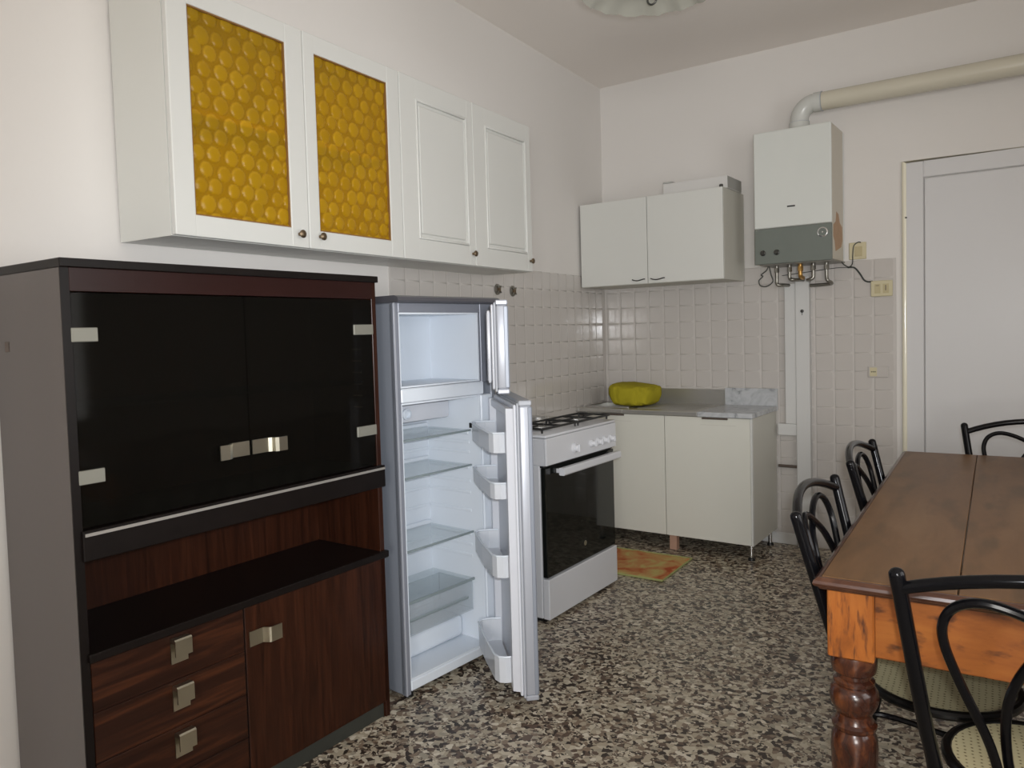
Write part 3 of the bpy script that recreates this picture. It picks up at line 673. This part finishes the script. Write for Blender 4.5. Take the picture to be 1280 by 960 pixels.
# ------------------------------------------------------------------ sink unit
def back_thing(name, label, cat, group=None): return thing(name, label, cat, BK[0], BR, group)
s = back_thing('sink_cabinet', 'cream two-door sink base cabinet raised on short legs', 'cabinet')
SYF = -0.4786; SX1, SX2 = 0.115, 1.1554
g = G()
g.box(SX1, SX1 + 0.018, SYF + 0.022, -0.012, 0.0887, 0.808).box(SX2 - 0.018, SX2, SYF + 0.020, -0.012, 0.0887, 0.808, bev=0.001)
g.box(SX1 + 0.018, SX2 - 0.018, SYF + 0.022, -0.012, 0.0887, 0.107).box(SX1 + 0.018, SX2 - 0.018, -0.02, -0.012, 0.107, 0.808)
obj('body', g, 'cab_side', s)
for a, b, hx0, hx1 in ((SX1, 0.6325, 0.215, 0.372), (0.6365, SX2 - 0.012, 0.868, 1.020)):
    d = box('door', 'cab_cream', s, a, b, SYF, SYF + 0.019, 0.0905, 0.806, bev=0.0015)
    box('handle', 'brown_pipe', d, hx0, hx1, SYF - 0.011, SYF, 0.796, 0.806, bev=0.003)
    g = G().box(hx0 - 0.01, hx1 + 0.045, SYF - 0.0012, SYF, 0.762, 0.7645)
    obj('pull_groove', g, 'cab_side', d)
box('edge_strip', 'white_gloss', s, SX2 - 0.011, SX2, SYF, SYF + 0.0195, 0.0887, 0.806, bev=0.001)
for x, y in ((SX2 - 0.022, SYF + 0.03), (SX2 - 0.022, -0.09), (SX1 + 0.03, SYF + 0.06), (SX1 + 0.03, -0.09)):
    lg = obj('leg', G().cyl((x, y, 0.018), (x, y, 0.0885), 0.011, 14), 'chrome', s, True)
    obj('foot', G().lathe([(0.012, 0.0), (0.020, 0.002), (0.018, 0.014), (0.012, 0.019)], (x, y, 0), 'z', 14), 'black', lg, True)
lb = box('leg', 'pink_wood', s, 0.645, 0.690, SYF + 0.022, SYF + 0.06, 0.0, 0.0885); lb['label'] = 'pinkish wooden block leg'
# stainless top with basin
st = back_thing('kitchen_sink', 'stainless steel sink top with basin and drainer on the cream base cabinet', 'sink')
tx0, tx1, ty0, ty1, tz0, tz1 = 0.025, 0.842, -0.492, -0.014, 0.8095, 0.836
bx0, bx1, by0, by1 = 0.060, 0.360, -0.405, -0.110
g = G()
g.box(tx0, bx0, ty0, ty1, tz0, tz1, bev=0.004).box(bx1, tx1, ty0, ty1, tz0, tz1 - 0.001, bev=0.003)
g.box(bx0 - 0.004, bx1 + 0.004, ty0, by0, tz0, tz1, bev=0.004).box(bx0 - 0.004, bx1 + 0.004, by1, ty1, tz0, tz1, bev=0.004)
for i in range(7):
    yy = -0.40 + i * 0.048; g.box(0.42, 0.80, yy, yy + 0.012, tz1 - 0.001, tz1 + 0.002, bev=0.0015)
obj('drainer', g, 'steel', st, False)
g = G(); q = 0.003; bz = 0.67
g.box(bx0, bx0 + q, by0, by1, bz, tz1 - 0.002).box(bx1 - q, bx1, by0, by1, bz, tz1 - 0.002).box(bx0, bx1, by0, by0 + q, bz, tz1 - 0.002).box(bx0, bx1, by1 - q, by1, bz, tz1 - 0.002).box(bx0, bx1, by0, by1, bz - q, bz)
obj('basin', g, 'steel', st)
g = G().tube(smooth_path([(bx0 + 0.02, by0, tz1 + 0.001), (bx1 - 0.02, by0, tz1 + 0.001), (bx1, by0 + 0.02, tz1 + 0.001), (bx1, by1 - 0.02, tz1 + 0.001), (bx1 - 0.02, by1, tz1 + 0.001), (bx0 + 0.02, by1, tz1 + 0.001), (bx0, by1 - 0.02, tz1 + 0.001), (bx0, by0 + 0.02, tz1 + 0.001)], 4, True), 0.005, 8, closed=True)
obj('basin_rim', g, 'chrome', st, True)
box('splashback', 'steel', st, tx0, tx1, -0.013, -0.0095, tz1, 0.930)
mw = back_thing('marble_worktop', 'small grey marble worktop with upstand beside the sink drainer', 'worktop')
box('slab', 'marble', mw, 0.844, 1.162, -0.494, -0.0255, 0.8095, 0.8375, bev=0.002)
box('upstand', 'marble', mw, 0.844, 1.166, -0.025, -0.0095, 0.8095, 0.941, bev=0.002)
# yellow cloth slumped over the basin
g = G()
r_ = bmesh.ops.create_icosphere(g.b, subdivisions=5, radius=1.0)
for v in g.b.verts:
    c = v.co.copy(); e = 0.32
    sgn = lambda a: (1 if a >= 0 else -1)
    x = sgn(c.x) * abs(c.x) ** 0.62; y = sgn(c.y) * abs(c.y) ** 0.75; z = sgn(c.z) * abs(c.z) ** e
    n1 = noise.noise(Vector((c.x * 1.6, c.y * 1.6, c.z * 1.6)) + Vector((3, 1, 7))); n2 = noise.noise(Vector((c.x * 7, c.y * 3, c.z * 2)))
    w = 1 + 0.06 * n1 + 0.075 * n2
    wid = 0.150 * (1.0 - 0.22 * max(0, -z))
    zz = 0.909 + 0.070 * z * (1 + 0.05 * n2) - 0.012 * x * (z > 0)
    v.co = Vector((0.340 + wid * x * w + 0.010 * (z < 0) * -z, -0.255 + 0.160 * y * w, max(zz, 0.8425)))
tag(at_back(obj('yellow_cloth', g, 'yellow', None, True, 3.0)), 'crumpled yellow cloth heaped over the sink basin', 'cloth')

# ------------------------------------------------------------------ white wall cabinet on the back wall
c = back_thing('white_wall_cabinet', 'plain white two-door wall cabinet over the sink', 'cabinet')
WYF, a0, am, a1, z0, z1 = -0.3859, 0.0416, 0.5036, 0.9751, 1.5994, 2.1244
g = G()
g.box(a0, a0 + 0.016, WYF + 0.018, -0.012, z0, z1).box(a1 - 0.016, a1, WYF + 0.018, -0.012, z0, z1)
g.box(a0 + 0.016, a1 - 0.016, WYF + 0.018, -0.012, z0, z0 + 0.016).box(a0 + 0.016, a1 - 0.016, WYF + 0.018, -0.012, z1 - 0.016, z1).box(a0 + 0.016, a1 - 0.016, -0.018, -0.012, z0 + 0.016, z1 - 0.016)
obj('body', g, 'cab_side', c)
for a, b, h0, h1 in ((a0, am - 0.002, 0.403, 0.483), (am + 0.002, a1, 0.526, 0.612)):
    d = box('door', 'cab_white', c, a, b, WYF, WYF + 0.016, z0 + 0.002, z1, bev=0.0015)
    g = G().tube(smooth_path([(h0, WYF, 1.628), (h0 + 0.004, WYF - 0.014, 1.627), (h0 + 0.02, WYF - 0.020, 1.622), ((h0 + h1) / 2, WYF - 0.022, 1.619), (h1 - 0.02, WYF - 0.020, 1.622), (h1 - 0.004, WYF - 0.014, 1.627), (h1, WYF, 1.628)], 4), 0.0035, 8)
    obj('handle', g, 'dark_metal', d, True)
cb = back_thing('white_carton', 'long white carton lying on top of the white wall cabinet', 'box')
box('carton_body', 'carton', cb, 0.590, 0.985, -0.330, -0.08, 2.1245, 2.195, bev=0.001)
box('carton_end', 'carton_shaded', cb, 0.9852, 0.9862, -0.325, -0.085, 2.128, 2.192)  # grey sheet painting shade onto the white carton's right end
g = G().box(0.590, 0.650, -0.332, -0.079, 2.1955, 2.205, bev=0.002)
obj('corner_shade', g, 'carton_shaded', cb)  # grey slab standing in for shade on the carton's top corner
tag(at_back(obj('bottle_cap', G().lathe([(0.011, 2.1247), (0.011, 2.141), (0.008, 2.144), (0.0, 2.144)], (0.958, -0.355, 0), 'z', 12), 'dark_metal')), 'tiny dark cap on the front corner of the white wall cabinet top', 'cap')

# ------------------------------------------------------------------ boiler, flue, pipes
b = back_thing('gas_boiler', 'white wall-hung gas boiler with grey control panel and pipe stubs', 'boiler')
B0, B1, BYF, BZ0, BZm, BZ1 = 1.1279, 1.5445, -0.2974, 1.6701, 1.8689, 2.4085
box('back_frame', 'cover_white', b, 1.075, 1.548, -0.014, -0.0095, 1.690, 2.40)
box('casing', 'boiler_side', b, B0 + 0.003, B1 - 0.001, BYF + 0.012, -0.0145, BZ0 + 0.004, BZ1 - 0.002, bev=0.002)
d = box('front_cover', 'boiler_white', b, B0, B1, BYF - 0.004, BYF + 0.012, BZm + 0.002, BZ1, bev=0.006, seg=2)
box('maker_mark', 'black', d, 1.311, 1.354, BYF - 0.0048, BYF - 0.0041, 1.977, 1.985)
p = box('control_panel', 'boiler_grey', b, B0, B1, BYF - 0.003, BYF + 0.012, BZ0, BZm, bev=0.003)
g = G().lathe([(0.027, 0.0), (0.027, -0.004), (0.022, -0.005), (0.021, -0.002), (0.0, -0.002)], (1.497, BYF - 0.003, 1.822), 'y', 24)
gg = obj('gauge', g, 'chrome', p, True)
obj('gauge_face', G().lathe([(0.0205, -0.0025), (0.0, -0.0026)], (1.497, BYF - 0.003, 1.822), 'y', 20), 'boiler_grey', gg)
obj('gauge_hub', G().lathe([(0.005, -0.003), (0.004, -0.006), (0.0, -0.006)], (1.497, BYF - 0.003, 1.822), 'y', 10), 'chrome', gg)
for x in (1.175, 1.251):
    g = G().lathe([(0.016, 0.0), (0.015, -0.006), (0.011, -0.008), (0.010, -0.018), (0.0, -0.018)], (x, BYF - 0.003, 1.733), 'y', 16)
    obj('knob', g, 'dark_metal', p, True)
g = G().prism([(-0.215, 1.72), (-0.15, 1.735), (-0.075, 1.752), (-0.040, 1.79), (-0.045, 1.865), (-0.105, 1.885), (-0.135, 1.93), (-0.19, 1.94), (-0.205, 1.885), (-0.262, 1.862), (-0.268, 1.80), (-0.235, 1.775)], 'x', B1 - 0.0009, B1 - 0.0004)
obj('rust_stain', g, 'stain', b)
box('base_plate', 'pipe_metal', b, B0 + 0.02, B1 + 0.006, BYF + 0.02, -0.014, BZ0 - 0.004, BZ0 + 0.004)
def stub(pts, r, m='pipe_metal'):
    g = G().tube(smooth_path(pts, 5), r, 10)
    P = Vector(pts[0]); g.lathe([(r + 0.004, 1.655), (r + 0.004, 1.630), (r, 1.628)], (P.x, P.y, 0), 'z', 6)
    return obj('pipe_stub', g, m, b, True, 0.8)
YP = -0.15
stub([(1.208, YP, 1.668), (1.208, YP, 1.60), (1.208, YP, 1.57), (1.216, YP, 1.556), (1.236, YP + 0.02, 1.556), (1.25, YP + 0.09, 1.556)], 0.010)
stub([(1.280, YP, 1.668), (1.280, YP, 1.61), (1.282, YP, 1.59), (1.300, YP, 1.582), (1.325, YP + 0.04, 1.582), (1.33, YP + 0.10, 1.582)], 0.010)
stub([(1.340, YP, 1.668), (1.340, YP, 1.63), (1.340, YP + 0.005, 1.60), (1.340, YP + 0.06, 1.592)], 0.012, 'brass')['label'] = 'brass gas pipe stub'
stub([(1.411, YP, 1.668), (1.411, YP, 1.61), (1.409, YP, 1.588), (1.392, YP, 1.578), (1.37, YP + 0.04, 1.578), (1.365, YP + 0.10, 1.578)], 0.010)
stub([(1.482, YP, 1.668), (1.482, YP, 1.59), (1.488, YP, 1.566), (1.500, YP + 0.02, 1.556), (1.49, YP + 0.06, 1.55), (1.42, YP + 0.08, 1.548), (1.372, YP + 0.09, 1.548)], 0.010)
g = G().tube(smooth_path([(1.160, YP, 1.668), (1.148, YP, 1.645), (1.118, YP, 1.622), (1.128, YP, 1.612), (1.105, YP, 1.59), (1.112, YP, 1.560), (1.150, YP, 1.553), (1.185, YP, 1.580), (1.175, YP, 1.62), (1.165, YP, 1.668)], 5), 0.0035, 8)
obj('sensor_cable', g, 'cable', b, True)
g = G().tube(smooth_path([(1.548, -0.10, 1.672), (1.555, -0.06, 1.655), (1.575, -0.03, 1.642), (1.59, -0.012, 1.66), (1.592, -0.012, 1.71), (1.598, -0.012, 1.76), (1.62, -0.012, 1.778), (1.635, -0.015, 1.776)], 5), 0.003, 8)
obj('power_cable', g, 'cable', b, True)
g = G().tube(smooth_path([(1.565, -0.012, 1.640), (1.60, -0.012, 1.637), (1.63, -0.012, 1.60), (1.65, -0.012, 1.565), (1.672, -0.012, 1.553), (1.695, -0.015, 1.554)], 5), 0.0045, 8)
obj('power_cable', g, 'cable', b, True)
obj('thin_wire', G().tube(smooth_path([(1.20, -0.014, 1.618), (1.35, -0.014, 1.63), (1.50, -0.014, 1.642), (1.565, -0.014, 1.640)], 4), 0.002, 6), 'cable', b, True)
# flue
fl_ = back_thing('flue_pipe', 'thick cream flue pipe rising from the boiler and running along the wall', 'pipe')
FYc, R0 = -0.155, 0.050
g = G().tube([(1.345, FYc, 2.4095), (1.345, FYc, 2.475)] + [(1.345 + 0.085 * (1 - math.cos(a)), FYc, 2.475 + 0.085 * math.sin(a)) for a in [PI / 2 * i / 8 for i in range(1, 9)]] + [(1.45, FYc, 2.560)], R0 - 0.001, 24)
el = obj('elbow', g, 'flue_grey', fl_, True)
obj('collar', G().cyl((1.345, FYc, 2.425), (1.345, FYc, 2.462), R0 + 0.004, 24), 'flue_grey', el, True)
obj('collar', G().cyl((1.425, FYc, 2.560), (1.468, FYc, 2.560), R0 + 0.003, 24), 'flue_grey', el, True)
obj('seam_ring', G().cyl((1.466, FYc, 2.560), (1.4695, FYc, 2.560), R0 + 0.0045, 24), 'gasket', el, True)
obj('seam_ring', G().cyl((1.345, FYc, 2.4625), (1.345, FYc, 2.4645), R0 + 0.004, 24), 'gasket', el, True)
obj('straight_pipe', G().cyl((1.47, FYc, 2.560), (3.66, FYc, 2.555), R0, 28), 'flue_cream', fl_, True)
# boxed pipe covers
pc = back_thing('pipe_cover', 'white boxed pipe cover running from the boiler down to the floor', 'pipe cover')
lc = box('long_cover', 'cover_white', pc, 1.284, 1.362, -0.052, -0.0095, 0.0, 1.602, bev=0.002)
box('short_cover', 'cover_white', pc, 1.218, 1.2825, -0.040, -0.0095, 0.735, 1.565, bev=0.002)
box('cross_cover', 'cover_white', pc, 1.172, 1.2825, -0.040, -0.0095, 0.665, 0.734, bev=0.002)
g = G().lathe([(0.010, 0), (0.009, -0.004), (0.0, -0.005)], (1.322, -0.052, 1.402), 'y', 14).box(1.3205, 1.3235, -0.0535, -0.052, 1.378, 1.392)
obj('screw', g, 'dark_metal', lc, True)
tag(at_back(obj('wall_pipe', G().cyl((1.168, -0.022, 0.476), (1.283, -0.022, 0.476), 0.009, 12), 'brown_pipe', None, True)), 'short brown pipe between sink cabinet and white pipe cover', 'pipe')
# outlets
o1 = back_thing('switch_plate', 'yellowed square switch plate on the wall right of the boiler', 'switch')
box('plate', 'plate_yellow', o1, 1.572, 1.662, -0.0105, -0.0005, 1.683, 1.778, bev=0.003)
box('rocker', 'plate_dark', o1, 1.602, 1.642, -0.0125, -0.0105, 1.70, 1.755, bev=0.001)
o2 = back_thing('double_socket', 'yellowed double socket plate below the square switch near the door', 'socket')
box('plate', 'plate_yellow', o2, 1.686, 1.796, -0.020, -0.0095, 1.468, 1.556, bev=0.003)
for x in (1.705, 1.748): box('socket_insert', 'plate_dark', o2, x, x + 0.030, -0.0215, -0.020, 1.485, 1.537, bev=0.001)
g = G()
g.box(1.712, 1.728, -0.0221, -0.0215, 1.527, 1.530).box(1.760, 1.764, -0.0221, -0.0215, 1.50, 1.53)
obj('socket_slots', g, 'brown_pipe', o2)
o3 = back_thing('wall_socket', 'small cream socket low on the tiles beside the door casing', 'socket')
box('plate', 'tile', o3, 1.668, 1.772, -0.018, -0.0095, 1.015, 1.078, bev=0.003)
box('socket_insert', 'plate_yellow', o3, 1.678, 1.715, -0.0195, -0.018, 1.022, 1.071, bev=0.001)
g = G()
for x in (1.685, 1.694, 1.703): g.box(x, x + 0.005, -0.0201, -0.0195, 1.044, 1.050)
obj('socket_holes', g, 'black', o3)
# stop valves on the left wall
for y, z, lab in ((3.463, 1.557, 'round dark metal stop valve on left tiles, the one nearer the fridge'), (3.619, 1.553, 'round dark metal stop valve on left tiles, the one nearer the corner')):
    v = thing('stop_valve', lab, 'valve', (0.0095, y, z), 0, 'stop valves on the left tiles')
    obj('rosette', G().lathe([(0.030, 0), (0.029, 0.004), (0.020, 0.008), (0.012, 0.009)], (0, 0, 0), 'x', 20), 'pipe_metal', v, True)
    obj('valve_stem', G().lathe([(0.015, 0.008), (0.015, 0.014), (0.010, 0.017), (0.0, 0.017)], (0, 0, 0), 'x', 12), 'brass_old', v, True)
    g = G()
    for i in range(4):
        a = PI / 4 + i * PI / 2; g.cyl((0.014, 0.010 * math.cos(a), 0.010 * math.sin(a)), (0.012, 0.025 * math.cos(a), 0.025 * math.sin(a)), 0.004, 8)
    obj('cross_handle', g, 'pipe_metal', v, True)

# ------------------------------------------------------------------ mat on the floor
mt = thing('floor_mat', 'fuzzy orange and yellow mat on the floor before the sink', 'mat', (0.545, 3.99, 0), -0.03)
g = G(); nx, ny = 40, 34
def mf(u, v):
    x, y = (u - 0.5) * 0.50, (v - 0.5) * 0.44
    return (x + 0.004 * noise.noise(Vector((y * 30, 1, 0))), y + 0.004 * noise.noise(Vector((x * 30, 5, 0))), 0.010 + 0.004 * noise.noise(Vector((x * 60, y * 60, 3))) if 0 < u < 1 and 0 < v < 1 else 0.001)
g.grid(mf, nx, ny); obj('pile', g, 'rug', mt, True, 3.0)
g = G().tube([(-0.25, -0.22, 0.006), (0.25, -0.22, 0.006), (0.25, 0.22, 0.006), (-0.25, 0.22, 0.006)], 0.006, 8, closed=True); obj('border', g, 'rug_edge', mt, True)

# ------------------------------------------------------------------ dining table
TLX, TLY, TR = 1.8921, 1.7247, -0.0135
t = thing('dining_table', 'long old wooden dining table with turned legs', 'table', (TLX, TLY, 0), TR)
TL, TWd = 1.885, 0.86
for a, b in ((0.021, 0.2755), (0.2775, 0.5600), (0.5620, TWd - 0.016)):
    box('plank', 'table_top', t, a, b, 0.016, TL - 0.016, 0.762, 0.780, bev=0.002)
g = G()
prof = [(0.016, 0.779), (0.010, 0.7785), (0.002, 0.772), (0.0, 0.766), (0.003, 0.760), (0.010, 0.757), (0.013, 0.752), (0.022, 0.749), (0.050, 0.749), (0.050, 0.7615), (0.016, 0.7615)]
cr_ = [(0.005, 0, 1, 1), (TWd, 0, -1, 1), (TWd, TL, -1, -1), (0.005, TL, 1, -1)]
rings = []
for cx, cy, sx, sy in cr_: rings.append(g.ring([(cx + sx * q, cy + sy * q, z) for q, z in prof]))
g.skin(rings, True, False, True); obj('edge_moulding', g, 'table_edge', t, True, 0.5)
for y0, y1, x0, x1 in ((0.052, 0.076, 0.120, TWd - 0.120), (TL - 0.076, TL - 0.052, 0.120, TWd - 0.120)):
    box('apron', 'pine', t, x0, x1, y0, y1, 0.605, 0.7485, bev=0.003)
for x0, x1 in ((0.052, 0.076), (TWd - 0.076, TWd - 0.052)):
    box('apron', 'pine', t, x0, x1, 0.120, TL - 0.120, 0.605, 0.7485, bev=0.003)
leg = None
for lx, ly in ((0.076, 0.076), (TWd - 0.076, 0.076), (0.076, TL - 0.076), (TWd - 0.076, TL - 0.076)):
    if leg is None:
        leg = obj('leg', G().box(-0.0465, 0.0465, -0.0465, 0.0465, 0.600, 0.7485, bev=0.003), 'pine_leg', t)
        pr = [(0.012, 0.0), (0.030, 0.0), (0.034, 0.02), (0.028, 0.05), (0.026, 0.07), (0.036, 0.085), (0.036, 0.10), (0.028, 0.11), (0.033, 0.16), (0.041, 0.25), (0.047, 0.34), (0.049, 0.39), (0.047, 0.415), (0.042, 0.426),
              (0.040, 0.430), (0.046, 0.436), (0.047, 0.444), (0.040, 0.450), (0.037, 0.458), (0.036, 0.466), (0.042, 0.476), (0.049, 0.490), (0.051, 0.504), (0.049, 0.518), (0.043, 0.528), (0.039, 0.531), (0.043, 0.535), (0.043, 0.542), (0.036, 0.548), (0.036, 0.556),
              (0.045, 0.562), (0.048, 0.576), (0.048, 0.590), (0.046, 0.600)]
        obj('turned_shaft', G().lathe(pr, (0, 0, 0), 'z', 28), 'turned', leg, True, 0.5)
        q = leg
    else:
        q = copy_tree(leg, t)
    q.location = (lx, ly, 0)

# ------------------------------------------------------------------ chairs
def make_chair(label):
    c = thing('bistro_chair', label, 'chair', group='black metal bistro chairs around the table')
    zs, zt, hw = 0.455, 0.885, 0.25
    # seat facing +y, back at -y; the back leans
    def by(z): return -0.165 - 0.108 * max(0.0, (z - zs) / (zt - zs))
    obj('seat', G().lathe([(0.0, zs + 0.006), (0.10, zs + 0.005), (0.160, zs + 0.007), (0.160, zs - 0.006), (0.0, zs - 0.006)], (0, 0, 0), 'z', 40), 'cane', c, True, 0.6)
    rim = [(0.164 * math.cos(a), 0.164 * math.sin(a), zs) for a in [2 * PI * i / 40 for i in range(40)]]
    obj('seat_rim', G().tube(rim, 0.0115, 10, closed=True), 'seat_rim', c, True)
    sb = smooth_path([(-0.185, -0.160, zs - 0.004), (-0.13, -0.150, zs - 0.004), (-0.06, -0.178, zs - 0.004), (0.06, -0.178, zs - 0.004), (0.13, -0.150, zs - 0.004), (0.185, -0.160, zs - 0.004)], 5)
    obj('seat_bar', G().tube(sb, 0.010, 10), 'chair_black', c, True)
    for s in (-1, 1):
        pts = [(s * 0.215, -0.235, 0.0), (s * 0.195, -0.185, 0.25), (s * 0.186, by(zs), zs), (s * 0.207, by(0.60), 0.60), (s * 0.230, by(0.75), 0.75), (s * hw, by(zt), zt)]
        P = smooth_path(pts, 5); e = P[-1]; dr = (P[-1] - P[-2]).normalized()
        rr = [0.0135] * len(P)
        for k, (dd_, r_) in enumerate(((0.006, 0.0125), (0.010, 0.009), (0.0125, 0.004))): P.append(e + dr * dd_); rr.append(r_)
        obj('back_post', G().tube(P, rr, 12), 'chair_black', c, True)
        fl = smooth_path([(s * 0.112, 0.118, zs - 0.006), (s * 0.120, 0.126, 0.30), (s * 0.128, 0.134, 0.12), (s * 0.134, 0.140, 0.0)], 4)
        obj('front_leg', G().tube(fl, 0.012, 10), 'chair_black', c, True)
        # interlaced hoop of the back
        hp_ = [(0.078, 0.458), (0.106, 0.58), (0.154, 0.70), (0.178, 0.77), (0.180, 0.812), (0.164, 0.844), (0.128, 0.859), (0.082, 0.851), (0.028, 0.826), (-0.030, 0.785), (-0.066, 0.725), (-0.083, 0.65), (-0.078, 0.55), (-0.058, 0.458)]
        off = 0.006 if s > 0 else -0.010
        def curve_back(x, z): return by(z) + off - 0.028 * (1 - (x / hw) ** 2) * max(0.0, (z - zs) / (zt - zs))
        obj('back_hoop', G().tube(smooth_path([(s * x, curve_back(s * x, z), z) for x, z in hp_], 5), 0.0085, 10), 'chair_black', c, True)
    rl = [(-(hw - 0.003) + 2 * (hw - 0.003) * i / 14) for i in range(15)]
    obj('top_rail', G().tube([(x, by(0.858) - 0.040 * (1 - (x / hw) ** 2), 0.858 + 0.050 * (1 - (x / hw) ** 2)) for x in rl], 0.0115, 12), 'chair_black', c, True)
    rg = smooth_path([(0.120, 0.124, 0.255), (0.160, 0.0, 0.255), (0.183, -0.174, 0.255), (0.0, -0.188, 0.255), (-0.183, -0.174, 0.255), (-0.160, 0.0, 0.255), (-0.120, 0.124, 0.255), (0.0, 0.160, 0.255)], 5, True)
    obj('leg_ring', G().tube(rg, 0.008, 8, closed=True), 'chair_black', c, True)
    return c
def tloc(x, y):
    return (TLX + x * math.cos(TR) - y * math.sin(TR), TLY + x * math.sin(TR) + y * math.cos(TR), 0)
ch0 = make_chair('black bistro chair at the near end of the table, back to the viewer')
spots = [(0.420, 0.040, 0.087, None), (0.227, 0.342, -PI / 2, 'black bistro chair along the table side, the one nearer the viewer'),
         (0.230, 1.10, -PI / 2, 'black bistro chair along the table side, the one nearer the white pipe cover'), (0.480, 1.690, PI + 0.0, 'black bistro chair at the far end of the table before the white door')]
for i, (x, y, a, lab) in enumerate(spots):
    c = ch0 if i == 0 else copy_tree(ch0)
    c.location = tloc(x, y); c.rotation_euler = (0, 0, TR + a)
    if lab: c['label'] = lab

# ------------------------------------------------------------------ ceiling lamp
LC = (1.247, 2.553)
l = thing('ceiling_lamp', 'ruffled glass dish lamp hanging from the ceiling', 'lamp', (LC[0], LC[1], 0))
g = G(); n = 96
def rz_(a, r): return 0.0045 * math.sin(16 * a) * ((r - 0.12) / 0.13) ** 2 + 0.0025 * math.sin(37 * a) * ((r - 0.12) / 0.13) ** 3
P = [(0.115, 2.550), (0.15, 2.542), (0.19, 2.528), (0.225, 2.512), (0.250, 2.496)]
rings = [g.ring([((r + 0.003 * math.sin(16 * a) * (r > 0.2)) * math.cos(a), (r + 0.003 * math.sin(16 * a) * (r > 0.2)) * math.sin(a), z + rz_(a, r)) for a in [2 * PI * k / n for k in range(n)]]) for r, z in P]
rings += [g.ring([((r + 0.003 * math.sin(16 * a) * (r > 0.2)) * math.cos(a), (r + 0.003 * math.sin(16 * a) * (r > 0.2)) * math.sin(a), z + 0.005 + rz_(a, r)) for a in [2 * PI * k / n for k in range(n)]]) for r, z in reversed(P)]
g.skin(rings, True, False, True); obj('lamp_shade', g, 'lamp_glass', l, True, 2.0)
obj('lamp_bowl', G().lathe([(0.0, 2.508), (0.07, 2.509), (0.12, 2.514), (0.150, 2.526), (0.146, 2.5345), (0.0, 2.580)], (0, 0, 0), 'z', 36), 'lamp_white', l, True, 0.9)
g = G().cyl((0, 0, 2.580), (0, 0, 2.93), 0.008, 12); obj('rod', g, 'dark_metal', l, True)
obj('ceiling_rose', G().lathe([(0.012, 2.90), (0.05, 2.915), (0.058, 2.945), (0.058, 2.964)], (0, 0, 0), 'z', 28), 'lamp_white', l, True)
g = G().cyl((0, 0, 2.523), (0, 0, 2.468), 0.004, 8)
g.tube([(0.016 * math.cos(a), 0.004, 2.452 + 0.016 * math.sin(a)) for a in [2 * PI * k / 20 for k in range(20)]], 0.0035, 8, closed=True)
obj('hook_ring', g, 'dark_metal', l, True)
